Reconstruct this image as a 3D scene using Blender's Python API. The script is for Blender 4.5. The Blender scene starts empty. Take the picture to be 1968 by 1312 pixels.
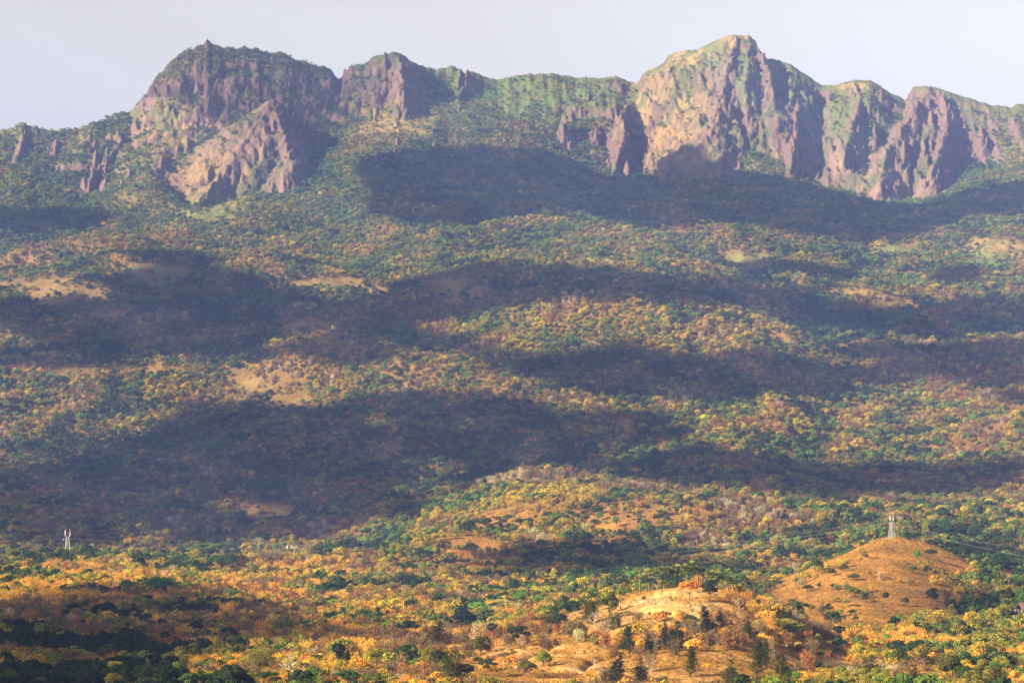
import bpy, math, random
import numpy as np

scene = bpy.context.scene
C = scene.collection
rng = np.random.default_rng(7)
random.seed(7)

# ------------------------------------------------------------------ camera, light, exposure
FPX = 984.0 / math.tan(math.radians(14.0))      # focal length in photograph pixels (1968 wide)
CXP, CYP = 984.0, 656.0
cam_d = bpy.data.cameras.new("camera")
cam = bpy.data.objects.new("camera", cam_d)
C.objects.link(cam)
cam.location = (0, 0, 0)
cam.rotation_euler = (math.radians(90), 0, 0)
cam_d.sensor_fit = 'HORIZONTAL'
cam_d.angle = math.radians(28.0)
cam_d.clip_start = 1.0
cam_d.clip_end = 60000.0
scene.camera = cam

SUN_EL = math.radians(27.0)
SUN_AZ = math.radians(242.0)      # clockwise from +Y (the view direction): from the left, a little behind the camera
to_sun = np.array([math.sin(SUN_AZ) * math.cos(SUN_EL), math.cos(SUN_AZ) * math.cos(SUN_EL), math.sin(SUN_EL)])

world = bpy.data.worlds.new("World")
scene.world = world
world.use_nodes = True
wn, wl = world.node_tree.nodes, world.node_tree.links
bg = wn['Background']
sky = wn.new('ShaderNodeTexSky')
sky.sky_type = 'NISHITA'
sky.sun_disc = False
sky.sun_elevation = SUN_EL
sky.sun_rotation = SUN_AZ
sky.altitude = 100
sky.air_density = 1.0
sky.dust_density = 1.2
sky.ozone_density = 1.0
hs = wn.new('ShaderNodeHueSaturation'); hs.inputs['Saturation'].default_value = 0.04
wl.new(sky.outputs[0], hs.inputs['Color']); veil = wn.new('ShaderNodeVectorMath'); veil.operation = 'MULTIPLY'; veil.inputs[1].default_value = (1.04, 1.0, 0.93)
wl.new(hs.outputs[0], veil.inputs[0]); wl.new(veil.outputs[0], bg.inputs[0])
bg.inputs[1].default_value = 0.0505

sun_d = bpy.data.lights.new("sun", 'SUN')
sun_d.energy = 5.0
sun_d.angle = math.radians(0.5)
sun_d.color = (1.0, 0.83, 0.56)
sun = bpy.data.objects.new("sun", sun_d)
C.objects.link(sun)
from mathutils import Vector
sun.rotation_euler = Vector(-to_sun).to_track_quat('-Z', 'Y').to_euler()
sun.location = Vector(to_sun) * 20000

scene.view_settings.view_transform = 'Standard'
scene.view_settings.look = 'None'
scene.view_settings.exposure = 1.84
scene.view_settings.gamma = 1.0
scene.view_settings.use_curve_mapping = False
scene.cycles.use_denoising = True
scene.cycles.max_bounces = 4
scene.cycles.diffuse_bounces = 2
scene.cycles.transmission_bounces = 2
scene.cycles.volume_bounces = 0
scene.cycles.transparent_max_bounces = 24
scene.cycles.sample_clamp_indirect = 5

# ------------------------------------------------------------------ helpers
def tag(o, label=None, cat=None, group=None, kind=None):
    if label: o['label'] = label
    if cat: o['category'] = cat
    if group: o['group'] = group
    if kind: o['kind'] = kind
    return o

_T = np.random.default_rng(99).random((256, 256))
def vnoise(x, y, s=0):
    x = np.asarray(x, float) + s * 17.31; y = np.asarray(y, float) + s * 41.77
    xi = np.floor(x).astype(np.int64); yi = np.floor(y).astype(np.int64)
    fx = x - xi; fy = y - yi
    fx = fx * fx * fx * (fx * (fx * 6 - 15) + 10); fy = fy * fy * fy * (fy * (fy * 6 - 15) + 10)
    a = _T[yi & 255, xi & 255]; b = _T[yi & 255, (xi + 1) & 255]
    c = _T[(yi + 1) & 255, xi & 255]; d = _T[(yi + 1) & 255, (xi + 1) & 255]
    return (a + (b - a) * fx) * (1 - fy) + (c + (d - c) * fx) * fy
def fbm(x, y, octv=4, s=0, gain=0.5):
    r = 0; a = 1.0; t = 0
    for k in range(octv):
        r = r + a * (vnoise(x * 2.03 ** k, y * 2.03 ** k, s + k) - 0.5) * 2; t += a; a *= gain
    return r / t
def ridged(x, y, octv=4, s=0, gain=0.5):
    r = 0; a = 1.0; t = 0
    for k in range(octv):
        r = r + a * (1 - np.abs(vnoise(x * 2.07 ** k, y * 2.07 ** k, s + k) * 2 - 1)); t += a; a *= gain
    return r / t
def sstep(a, b, x):
    t = np.clip((x - a) / (b - a), 0, 1)
    return t * t * (3 - 2 * t)
def in_poly(px, py, poly):
    inside = np.zeros(px.shape, bool)
    n = len(poly)
    for i in range(n):
        x1, y1 = poly[i]; x2, y2 = poly[(i + 1) % n]
        if y1 == y2: continue
        c = ((py >= min(y1, y2)) & (py < max(y1, y2)))
        inside ^= c & (px < (x2 - x1) * (py - y1) / (y2 - y1) + x1)
    return inside
def blur(a, n, axis):
    k = np.ones(n) / n
    pad = [(0, 0), (0, 0)]; pad[axis] = (n // 2, n - 1 - n // 2)
    b = np.pad(a, pad, mode='edge')
    c = np.cumsum(b, axis=axis)
    z = np.zeros_like(np.take(c, [0], axis))
    c = np.concatenate([z, c], axis)
    m = c.shape[axis]
    return (np.take(c, range(n, m), axis) - np.take(c, range(0, m - n), axis)) / n

def mesh_np(name, verts, faces, mats, parent=None, smooth=False, mat_idx=None):
    """faces: (n,3) or (n,4) array"""
    me = bpy.data.meshes.new(name)
    verts = np.asarray(verts, np.float32); faces = np.asarray(faces, np.int32)
    k = faces.shape[1]
    me.vertices.add(len(verts)); me.vertices.foreach_set('co', verts.ravel())
    me.loops.add(faces.size); me.loops.foreach_set('vertex_index', faces.ravel())
    me.polygons.add(len(faces))
    me.polygons.foreach_set('loop_start', np.arange(0, faces.size, k, dtype=np.int32))
    if mat_idx is not None: me.polygons.foreach_set('material_index', np.asarray(mat_idx, np.int32))
    if smooth: me.polygons.foreach_set('use_smooth', np.ones(len(faces), bool))
    for m in mats: me.materials.append(m)
    me.update(calc_edges=True)
    o = bpy.data.objects.new(name, me)
    if parent is not False: C.objects.link(o)
    if parent: o.parent = parent
    return o

# ------------------------------------------------------------------ terrain: a height field over (direction u, distance d)
near = [(60, 2300), (150, 1840), (300, 1603), (500, 1430)]
cols = {
 0:   [(650,1330),(1000,1240),(1400,1165),(1800,1118),(2300,1084),(2650,1092),(2900,1040),(3100,985),(3400,885),(3650,795),(3850,715),(4000,685),(4200,600),(4500,528),(4700,535),(5000,470)],
 150: [(650,1330),(1000,1245),(1400,1168),(1800,1118),(2300,1081),(2650,1090),(2900,1040),(3100,985),(3400,885),(3650,795),(3850,712),(4000,670),(4200,590),(4520,487),(4750,500),(5000,455)],
 300: [(650,1330),(1000,1250),(1400,1175),(1800,1120),(2300,1076),(2600,1085),(2900,1040),(3100,985),(3400,885),(3650,795),(3850,708),(4100,620),(4400,510),(4550,462),(4800,474),(5000,445)],
 450: [(650,1330),(1000,1252),(1400,1178),(1800,1122),(2300,1070),(2550,1078),(2850,1036),(3100,975),(3400,880),(3650,790),(3850,705),(4100,622),(4400,525),(4550,478),(4800,480),(5000,445)],
 600: [(650,1330),(1000,1255),(1400,1182),(1800,1122),(2300,1064),(2500,1068),(2800,1030),(3100,960),(3400,862),(3600,772),(3750,690),(3850,608),(4000,610),(4250,550),(4500,532),(4750,512),(5000,455)],
 750: [(680,1330),(1000,1248),(1400,1178),(1800,1120),(2200,1070),(2600,1010),(2900,960),(3200,892),(3500,792),(3750,700),(3900,650),(4100,602),(4300,562),(4450,562),(4700,510),(5000,440)],
 900: [(700,1330),(880,1275),(1000,1242),(1250,1235),(1600,1152),(2000,1080),(2400,1000),(2600,972),(2800,968),(3100,900),(3400,810),(3600,735),(3800,672),(4000,625),(4200,560),(4350,520),(4500,522),(4750,490),(5000,440)],
 1050:[(720,1330),(940,1230),(1060,1190),(1300,1195),(1700,1122),(2000,1078),(2300,1008),(2550,940),(2750,944),(3000,898),(3300,820),(3550,740),(3700,690),(3850,612),(3950,582),(4100,577),(4350,525),(4500,522),(4750,480),(5000,430)],
 1200:[(730,1330),(900,1220),(1050,1140),(1350,1165),(1700,1112),(2000,1068),(2300,990),(2520,946),(2700,944),(3000,880),(3300,800),(3500,735),(3650,692),(3800,622),(3950,565),(4100,562),(4350,525),(4500,522),(4750,480),(5000,430)],
 1350:[(730,1330),(900,1192),(1050,1118),(1350,1160),(1700,1110),(2000,1065),(2300,1000),(2600,955),(2900,900),(3200,822),(3450,742),(3650,692),(3800,632),(3950,580),(4100,572),(4350,540),(4500,535),(4750,480),(5000,425)],
 1450:[(730,1330),(900,1215),(1050,1150),(1300,1175),(1700,1115),(2000,1063),(2300,1005),(2600,958),(2900,902),(3200,826),(3450,745),(3680,690),(3820,640),(3980,600),(4150,580),(4380,545),(4520,530),(4750,485),(5000,425)],
 1500:[(730,1330),(900,1250),(1050,1200),(1250,1185),(1450,1140),(1550,1128),(1800,1112),(2000,1060),(2300,1010),(2600,960),(2900,905),(3200,830),(3500,752),(3700,692),(3850,655),(4000,625),(4200,592),(4400,545),(4700,490),(5000,425)],
 1600:[(730,1330),(1000,1262),(1250,1200),(1420,1115),(1560,1074),(1800,1105),(2050,1056),(2300,1012),(2600,960),(2900,905),(3200,828),(3500,752),(3750,700),(3900,665),(4050,640),(4250,600),(4400,560),(4700,495),(5000,423)],
 1713:[(730,1330),(1000,1268),(1250,1198),(1430,1105),(1620,1030),(1850,1075),(2100,1040),(2400,992),(2700,945),(3000,882),(3300,802),(3600,722),(3800,672),(4000,640),(4200,600),(4400,560),(4700,500),(5000,420)],
 1800:[(730,1330),(1000,1266),(1250,1198),(1430,1120),(1620,1056),(1850,1080),(2100,1048),(2400,998),(2700,945),(3000,880),(3300,800),(3600,720),(3800,670),(4000,638),(4200,598),(4400,555),(4700,495),(5000,418)],
 1880:[(730,1330),(1000,1262),(1250,1200),(1450,1140),(1640,1098),(1850,1090),(2100,1055),(2400,1003),(2700,945),(3000,875),(3300,795),(3600,718),(3900,655),(4200,592),(4450,535),(4700,488),(5000,416)],
 1968:[(730,1330),(1000,1252),(1250,1192),(1500,1130),(1800,1085),(2100,1050),(2400,1000),(2700,942),(3000,870),(3300,790),(3600,715),(3900,650),(4200,590),(4500,530),(4700,482),(5000,415)],
}
U = np.concatenate([np.linspace(-0.85, -0.37, 40)[:-1], np.linspace(-0.37, 0.37, 1180), np.linspace(0.37, 0.85, 40)[1:]])
D = np.concatenate([np.linspace(60, 640, 50)[:-1], np.linspace(640, 1150, 190)[:-1], np.linspace(1150, 2000, 150)[:-1],
                    np.linspace(2000, 5000, 420)[:-1], np.linspace(5000, 7000, 520)[:-1], np.linspace(7000, 11000, 40)])
PXU = U * FPX + CXP
kpx = sorted(cols)
tabz = []
Dl = D[D <= 5000.5]
for k in kpx:
    prof = near + cols[k]
    pd = np.array([p[0] for p in prof]); pz = np.array([p[0] * (CYP - p[1]) / FPX for p in prof])
    tabz.append(np.interp(Dl, pd, pz))
tabz = np.array(tabz)                                   # (ncol, nd)
Zl = np.stack([np.interp(PXU, kpx, tabz[:, j]) for j in range(len(Dl))])       # (nd, nu)
fine = slice(39, 39 + 1180)
for _ in range(3):
    Zl = blur(Zl, 7, 0)
Zc_ = Zl.copy()
for _ in range(3):
    Zc_[:, fine] = blur(Zc_[:, fine], 25, 1)
Zl = Zc_

crest = [(-900,330),(-300,300),(0,252),(40,237),(70,243),(95,251),(150,247),(200,232),(255,210),(275,185),(300,148),(340,108),(362,94),(385,88),(398,77),(408,86),(430,92),(460,93),(490,90),(505,100),(535,98),(560,110),(600,124),(640,134),(665,132),(700,124),(720,108),(740,103),(758,99),(775,106),(795,121),(815,130),(835,133),(855,130),(870,126),(882,130),(893,143),(898,132),(915,141),(935,148),(955,154),(985,147),(1010,143),(1060,142),(1090,146),(1120,150),(1165,150),(1185,146),(1205,154),(1225,140),(1250,133),(1275,122),(1285,105),(1310,98),(1340,95),(1365,82),(1390,70),(1415,66),(1440,68),(1452,82),(1462,98),(1475,112),(1495,112),(1520,124),(1550,145),(1580,165),(1605,164),(1640,153),(1670,155),(1690,165),(1715,180),(1740,192),(1755,167),(1780,164),(1805,170),(1830,180),(1870,192),(1910,203),(1940,207),(1955,200),(1968,202),(2200,240),(2900,330)]
crest_d = [(-900,6300),(0,6000),(250,6150),(400,6350),(640,6450),(760,6300),(840,6500),(1000,6650),(1200,6600),(1300,6450),(1415,6400),(1580,6420),(1640,6350),(1740,6400),(1790,6250),(1968,6150),(2900,6300)]
base_p = [(-900,380),(0,330),(170,385),(260,330),(370,395),(480,350),(600,300),(680,245),(760,215),(850,205),(930,215),(1020,250),(1120,310),(1200,345),(1300,345),(1400,340),(1500,345),(1600,365),(1720,395),(1800,375),(1880,335),(1968,300),(2900,360)]
base_d = [(-900,5600),(0,5600),(170,5500),(370,5480),(480,5600),(680,6000),(850,6200),(1020,6150),(1200,5950),(1400,5850),(1600,5800),(1720,5700),(1880,5850),(1968,5850),(2900,5800)]
ip = lambda tab: np.interp(PXU, [t[0] for t in tab], [t[1] for t in tab])
pyC, dC, pyB, dB = ip(crest), blur(ip(crest_d)[None], 31, 1)[0], blur(ip(base_p)[None], 31, 1)[0], blur(ip(base_d)[None], 41, 1)[0]
pyC = pyC + 2.2 * fbm(PXU / 9, PXU * 0, 3, 3) - np.interp(PXU, [0, 700, 880, 960, 1200, 1300, 1968], [5, 5, 5, 1.6, 1.6, 1.6, 2.5]) * (ridged(PXU / 21, PXU * 0, 3, 7, 0.65) - 0.62) * 2.2
Dm = D[D > 5000.5]
zC = dC * (CYP - pyC) / FPX; zB = dB * (CYP - pyB) / FPX; z5 = Zl[-1]
DM, UM = np.meshgrid(Dm, U, indexing='ij')
XM = UM * DM
# the faces fold into buttresses and gullies: the profile slides to and fro in distance
rib = (ridged(XM / 150 + 0.25 * fbm(XM / 300, DM / 300, 2, 5), DM / 900, 4, 11, 0.55) - 0.55) * 2.0
t_all = (DM - dB) / (dC - dB)
win = np.clip(t_all * 4, 0, 1) * np.clip((1 - t_all) * 6, 0, 1)
big = fbm(XM / 380, DM / 900, 2, 21)
De = DM + win * (rib * 42 + big * 38)
t2 = np.clip((De - dB) / (dC - dB), 0, 1)
lowz = z5 + (zB - z5) * np.clip((DM - 5000) / (dB - 5000), 0, 1) ** 1.15
prof = 0.45 * t2 + 0.55 * sstep(0, 1, t2) ** 0.9
# ledges
prof = prof + 0.05 * fbm(XM / 120, DM / 60, 3, 8) * win
upz = zB + (zC - zB) * prof
Zm = np.where(DM < dB, lowz, upz)
Zm = np.where(DM > dC, zC - 0.75 * (DM - dC) - 10 * sstep(0, 30, DM - dC), Zm)
Zm = np.maximum(Zm, 150)
Z = np.concatenate([Zl, Zm], 0)
DD, UU = np.meshgrid(D, U, indexing='ij')
X = UU * DD
Y = DD

SP = np.zeros(Z.shape)
def W(px, py, d):
    return np.array([d * (px - CXP) / FPX, d, d * (CYP - py) / FPX])
def spur(pts, sl, sr, rough=12, p=1.0, seed=0, lift=45):
    """a rock rib: a crest line through the points, falling away to -X with slope sl and to +X with slope sr"""
    global Z
    P = [W(q[0], q[1], q[2] - lift) for q in pts]
    ds = [q[2] for q in pts]
    i0, i1 = np.searchsorted(D, min(ds) - 420), np.searchsorted(D, max(ds) + 160)
    us = [(q[0] - CXP) / FPX for q in pts]
    j0, j1 = np.searchsorted(U, min(us) - 0.07), np.searchsorted(U, max(us) + 0.07)
    xs, ys = X[i0:i1, j0:j1], Y[i0:i1, j0:j1]
    n = fbm(xs / 28, ys / 60, 3, 40 + seed) * rough
    best = np.full(xs.shape, -1e9)
    for a, b in zip(P[:-1], P[1:]):
        ab = b[:2] - a[:2]; L2 = ab @ ab
        t = np.clip(((xs - a[0]) * ab[0] + (ys - a[1]) * ab[1]) / L2, 0, 1)
        dx = xs - (a[0] + t * ab[0]); dy = ys - (a[1] + t * ab[1])
        dist = np.hypot(dx, dy)
        s = np.where(dx < 0, sl, sr)
        w = np.clip(np.abs(dx) / (dist + 1e-3), 0, 1)
        s = s * w + 0.5 * (sl + sr) * (1 - w)
        zr = a[2] + t * (b[2] - a[2]) - s * dist ** p + n * np.clip(dist / 18, 0, 1)
        best = np.maximum(best, zr)
    SP[i0:i1, j0:j1] = np.maximum(SP[i0:i1, j0:j1], sstep(2, 9, best - Z[i0:i1, j0:j1]))
    Z[i0:i1, j0:j1] = np.maximum(Z[i0:i1, j0:j1], best)
def gully(pts, width, depth):
    global Z
    P = [W(*q) for q in pts]; ds = [q[2] for q in pts]; us = [(q[0] - CXP) / FPX for q in pts]
    i0, i1 = np.searchsorted(D, min(ds) - 150), np.searchsorted(D, max(ds) + 150)
    j0, j1 = np.searchsorted(U, min(us) - 0.03), np.searchsorted(U, max(us) + 0.03)
    xs, ys = X[i0:i1, j0:j1], Y[i0:i1, j0:j1]
    best = np.full(xs.shape, 1e9)
    for a, b in zip(P[:-1], P[1:]):
        ab = b[:2] - a[:2]; L2 = ab @ ab
        t = np.clip(((xs - a[0]) * ab[0] + (ys - a[1]) * ab[1]) / L2, 0, 1)
        best = np.minimum(best, np.hypot(xs - (a[0] + t * ab[0]), ys - (a[1] + t * ab[1])))
    Z[i0:i1, j0:j1] -= depth * np.exp(-(best / width) ** 2)

# the pyramid rock, the pinnacles and the ribs of the faces
spur([(640,150,6350),(590,215,6150),(560,222,6050),(524,193,5880),(480,262,5760),(430,325,5640),(372,392,5480)], 0.62, 1.5, 7, seed=1, lift=90)
spur([(524,193,5880),(545,250,5790),(560,310,5680)], 0.7, 1.7, 7, seed=2, lift=90)
spur([(1205,152,6600),(1216,185,6450),(1194,216,6250),(1200,262,6130),(1188,300,6040),(1175,345,5950)], 1.5, 3.6, 14, seed=3)
spur([(1205,310,6020),(1212,340,5960)], 2.5, 3.5, 10, seed=4)
spur([(226,250,5900),(236,265,5840),(205,300,5740),(196,350,5600),(188,380,5540)], 1.8, 3.4, 10, seed=5)
spur([(208,285,5800),(180,330,5640),(168,372,5560)], 2.0, 3.2, 10, seed=6)
spur([(848,182,6320),(856,190,6290),(860,220,6240)], 1.6, 3.5, 8, seed=7)
spur([(898,132,6520),(893,160,6420),(880,180,6340)], 1.6, 2.6, 8, seed=8)
spur([(990,165,6580),(998,180,6500),(990,208,6380)], 1.5, 2.8, 8, seed=9)
spur([(1110,158,6600),(1116,182,6500),(1098,222,6340)], 1.5, 2.8, 8, seed=10)
spur([(1082,218,6240),(1088,232,6215),(1084,250,6180)], 2.2, 3.0, 7, seed=11)
spur([(752,203,6230),(748,222,6150),(738,250,6060)], 1.2, 2.0, 8, seed=12)
spur([(800,218,6180),(806,228,6150),(790,258,6060),(770,300,5950)], 1.1, 2.2, 8, seed=13)
spur([(720,255,6050),(706,290,5960),(700,330,5860)], 1.1, 2.0, 8, seed=14)
spur([(768,105,6300),(772,150,6200),(775,190,6120)], 1.5, 2.4, 10, seed=15)
spur([(700,128,6440),(690,170,6330),(680,210,6220)], 1.6, 2.2, 8, seed=16)
spur([(400,80,6350),(385,150,6180),(372,230,5960),(352,270,5850),(345,300,5760)], 1.5, 2.4, 14, seed=17)
spur([(470,95,6400),(455,165,6230),(440,240,6040)], 1.8, 1.8, 12, seed=18)
spur([(330,122,6280),(318,190,6100),(300,250,5900),(288,300,5750)], 1.7, 2.4, 12, seed=19)
spur([(278,190,6180),(272,215,6060),(262,240,5960)], 1.6, 3.0, 8, seed=20)
spur([(395,290,5690),(405,305,5650),(400,330,5590)], 2.0, 3.0, 7, seed=21)
spur([(1415,68,6400),(1400,120,6280),(1385,180,6150),(1370,230,6040)], 0.9, 1.3, 12, seed=22)
spur([(1455,88,6400),(1480,140,6260),(1490,190,6140)], 1.2, 1.5, 10, seed=23)
spur([(1535,150,6380),(1532,200,6200),(1527,260,6040),(1520,330,5860)], 1.8, 3.2, 12, seed=24)
spur([(1336,268,6020),(1338,300,5960),(1328,360,5830)], 2.6, 3.2, 8, seed=25)
spur([(1640,155,6350),(1655,185,6240),(1640,230,6080),(1620,300,5900)], 1.0, 1.7, 12, seed=26)
spur([(1790,166,6250),(1765,200,6140),(1735,240,6020),(1705,290,5900),(1690,350,5740)], 1.0, 1.3, 12, seed=27)
spur([(1805,172,6240),(1820,205,6130),(1815,260,5960),(1790,330,5780)], 1.3, 2.4, 10, seed=28)
spur([(1600,300,5930),(1640,335,5840),(1690,375,5720),(1720,400,5660)], 1.2, 2.0, 8, seed=29)
spur([(770,345,5800),(765,365,5720)], 1.6, 2.0, 8, seed=30)
spur([(850,335,5830),(848,360,5760)], 1.6, 2.0, 8, seed=31)
spur([(940,318,5880),(936,345,5800)], 1.6, 2.0, 8, seed=32)
spur([(40,240,6000),(45,262,5900),(36,290,5780)], 1.6, 2.4, 8, seed=33)
orng = np.random.default_rng(31)
for k_ in range(46):            # small outcrops on the green upper slopes
    z_ = [(690, 1180, 165, 300), (690, 1180, 165, 300), (0, 260, 262, 370), (1560, 1900, 210, 340), (720, 1100, 310, 365)][k_ % 5]
    ox_ = orng.uniform(z_[0], z_[1]); oy_ = orng.uniform(z_[2], z_[3])
    i_ = int(np.clip(np.searchsorted(PXU, ox_), 0, len(PXU) - 1))
    cand = np.where(CYP - Z[:, i_] * FPX / D <= oy_)[0]
    cand = cand[D[cand] > 4900]
    if len(cand) == 0: continue
    od = D[cand[0]]; hh_ = orng.uniform(8, 26); sk = orng.uniform(-9, 7)
    spur([(ox_, oy_ - hh_ * 0.5, od + 25), (ox_ + sk * 0.4, oy_, od - 15), (ox_ + sk, oy_ + hh_ * 0.8, od - 70)], orng.uniform(1.2, 2.2), orng.uniform(2.2, 3.4), 9, seed=60 + k_, lift=orng.uniform(12, 30))
for g in ([(1575,180,6340),(1576,250,6080),(1572,330,5860)], [(1500,130,6380),(1495,170,6200),(1488,230,6080)], [(650,140,6440),(655,200,6270),(640,250,6120)], [(1222,160,6560),(1235,260,6160),(1232,330,5990)]):
    gully(g, 22, 32)

# small relief
amp = np.interp(D, [60, 700, 1200, 2000, 4000, 5000, 5800, 11000], [3, 3.0, 3.5, 9, 15, 18, 10, 9])[:, None]
relief = fbm(X / 160, Y / 160, 5, 50) * amp * 1.0 + (ridged(X / 420 + 0.4 * fbm(X / 300, Y / 300, 2, 61), Y / 520, 3, 60) - 0.6) * np.interp(D, [60, 1100, 2000, 3000, 5000, 5500, 6000], [0, 1, 28, 76, 88, 46, 0])[:, None]
fade_c = np.ones_like(Z); m5 = D > 5000.5
fade_c[m5] = np.clip(np.abs(DM - dC) / 150, 0.12, 1) * np.where(DM > dC, 0.3, 1)
Z = Z + relief * fade_c
# rock texture where it is steep
gy, gx = np.gradient(Z, axis=0) / np.gradient(D)[:, None], np.gradient(Z, axis=1) / (np.gradient(U)[None] * DD)
slope = np.hypot(gx, gy)
steep = blur(blur(sstep(0.75, 1.25, slope), 5, 0), 5, 1)
zw_ = Z + 25 * fbm(X / 90, Y / 90, 3, 75)
far_w = np.interp(D, [60, 5000, 5250], [0, 0, 1])[:, None]
crag = 1.1 * (ridged(X / 58 + 0.35 * fbm(X / 50, zw_ / 60, 2, 70), zw_ / 120, 4, 71, 0.6) - 0.6) + 1.0 * (ridged(X / 23 + 0.4 * fbm(X / 30, zw_ / 30, 2, 74), zw_ / 34, 3, 72, 0.6) - 0.6) + 0.65 * fbm(X / 13, zw_ / 11, 3, 73)
Z = Z + crag * 26 * (0.12 + 0.88 * steep) * np.clip(slope, 0.4, 2.0) * far_w * np.clip(fade_c * 1.6, 0.1, 1)
for g in ([(905,1290,850),(985,1262,880),(1060,1238,925),(1135,1212,930)],[(1080,1290,800),(1150,1260,850),(1230,1235,880)],[(1180,1180,980),(1250,1160,1000),(1290,1150,1005)],[(1420,1300,760),(1500,1285,790),(1580,1290,800)],[(950,1305,800),(1010,1290,815),(1060,1280,830)]):
    gully(g, 3.5, 3.2)
# gullied bare ground on the near ridge
A_bare = np.exp(-(((PXU[None] - 1230) / 260) ** 2)) * np.interp(D, [700, 800, 1060, 1150], [0, 1, 1, 0])[:, None]
Z = Z - A_bare * 3.6 * np.clip(ridged((X + 0.5 * Y) / 40, (Y - 0.3 * X) / 90, 3, 80) - 0.6, 0, 1) * 3
CURV = Z - blur(blur(Z, 31, 0), 71, 1)
PYG = CYP - Z * FPX / DD                               # where each ground point shows
PXG = np.broadcast_to(PXU[None], Z.shape)
run = np.minimum.accumulate(PYG, 0)
VIS = PYG <= run + 0.5
gy, gx = np.gradient(Z, axis=0) / np.gradient(D)[:, None], np.gradient(Z, axis=1) / (np.gradient(U)[None] * DD)
slope = np.hypot(gx, gy)

def zat(u, d):
    u = np.asarray(u, float); d = np.asarray(d, float)
    fi = np.interp(d, D, np.arange(len(D))); fj = np.interp(u, U, np.arange(len(U)))
    i = np.minimum(fi.astype(int), len(D) - 2); j = np.minimum(fj.astype(int), len(U) - 2)
    a = fi - i; b = fj - j
    return (Z[i, j] * (1 - b) + Z[i, j + 1] * b) * (1 - a) + (Z[i + 1, j] * (1 - b) + Z[i + 1, j + 1] * b) * a
def fld(F, u, d):
    i = np.clip(np.rint(np.interp(d, D, np.arange(len(D)))).astype(int), 0, len(D) - 1)
    j = np.clip(np.rint(np.interp(u, U, np.arange(len(U)))).astype(int), 0, len(U) - 1)
    return F[i, j]
def hit(px, py, dmin=600):
    """the first ground point seen at a photograph pixel, beyond dmin"""
    u = (px - CXP) / FPX
    dd = np.arange(dmin, 6800, 2.0)
    pg = CYP - zat(np.full(dd.shape, u), dd) * FPX / dd
    k = np.argmax(pg <= py)
    return u, dd[k]
HAZE = 0.000048
# ------------------------------------------------------------------ materials
def new_mat(name):
    m = bpy.data.materials.new(name); m.use_nodes = True
    nt = m.node_tree
    for n in list(nt.nodes): nt.nodes.remove(n)
    out = nt.nodes.new('ShaderNodeOutputMaterial')
    return m, nt, out
def blobs(lst, px, py, d):
    """soft ellipses on the ground: (px, py, rx, ry[, dmin, dmax])"""
    r = np.zeros(np.shape(px))
    for b in lst:
        v = np.exp(-np.clip((((px - b[0]) / b[2]) ** 2 + ((py - b[1]) / b[3]) ** 2), 0, 20) ** 1.5)
        if len(b) > 4: v = v * ((d > b[4]) & (d < b[5]))
        r = np.maximum(r, v)
    return r

BARE = [(1240,1175,240,50,700,1150),(1000,1260,170,45,700,1120),(1330,1140,110,26,700,1150),(1560,1270,110,45,700,1100),(1400,1290,200,50,700,1000),
        (1090,1300,280,44,640,1000),(1655,1130,185,112,1150,1720),(1590,1160,130,60,1150,1600),(1760,1060,60,25,1200,1700),(1810,1085,70,30,1200,1700),
        (510,735,70,24,3000,4200),(470,715,60,12,3000,4200),(250,712,100,10,3000,4200),(130,715,60,9,3000,4200),(560,770,50,18,3000,4200),
        (510,985,60,20,2500,3600),(690,1005,22,14,2500,3600),(1455,937,24,20,2300,3400),
        (120,570,80,22,4000,4700),(210,600,50,14,4000,4700),(60,545,90,12,4000,4700),(300,520,70,14,4000,4700),(380,470,60,8,4300,4700),
        (600,630,60,16,3500,4200),(640,545,90,10,4300,4900),(1690,590,30,10,3900,4500),(1640,562,40,6,3900,4700),
        (1430,500,50,14,4200,5000),(1730,478,40,10,4300,5000),(1910,475,70,20,4300,5100),(1540,655,30,18,3600,4200),
        (980,1000,70,22,2000,2700),(900,1050,60,26,1700,2500),(1180,1010,70,22,2000,2700),(400,400,70,30,5000,6000),(720,560,30,10,4200,4800),
        (880,560,60,26,4000,4500),(1940,1110,40,14,1200,2200),(950,1090,80,24,1500,2300)]
GREEN_G = [(1430,500,60,18,4200,5000),(1730,480,50,14,4300,5000),(1900,500,60,20,4300,5100),(300,530,90,26,4000,4700),(1400,130,110,60,5800,7000),(1290,110,60,30,5800,7000),
           (1640,230,90,60,5800,7000),(950,190,160,50,5800,7000),(1500,190,120,50,5800,7000),(1740,300,60,60,5600,6600),(1000,180,200,60,6000,7000)]
GOLD_G = [(1280,230,80,110,5800,7000),(430,340,90,60,5300,6000),(1420,75,40,20,6000,7000),(1320,110,50,20,6000,7000),(1640,160,40,15,6000,7000),(1910,470,50,14,4300,5100),(330,250,60,40,5600,6300),
          (1240,160,60,30,6000,7000),(760,240,80,60,5900,6400)]
PALE_G = [(1420,250,60,40,5600,6400),(1200,240,40,50,5900,6500),(1640,320,50,40,5600,6300),(1720,350,60,50,5500,6200),(540,190,30,30,5600,6000),(1450,300,100,40,5600,6300)]

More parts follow.
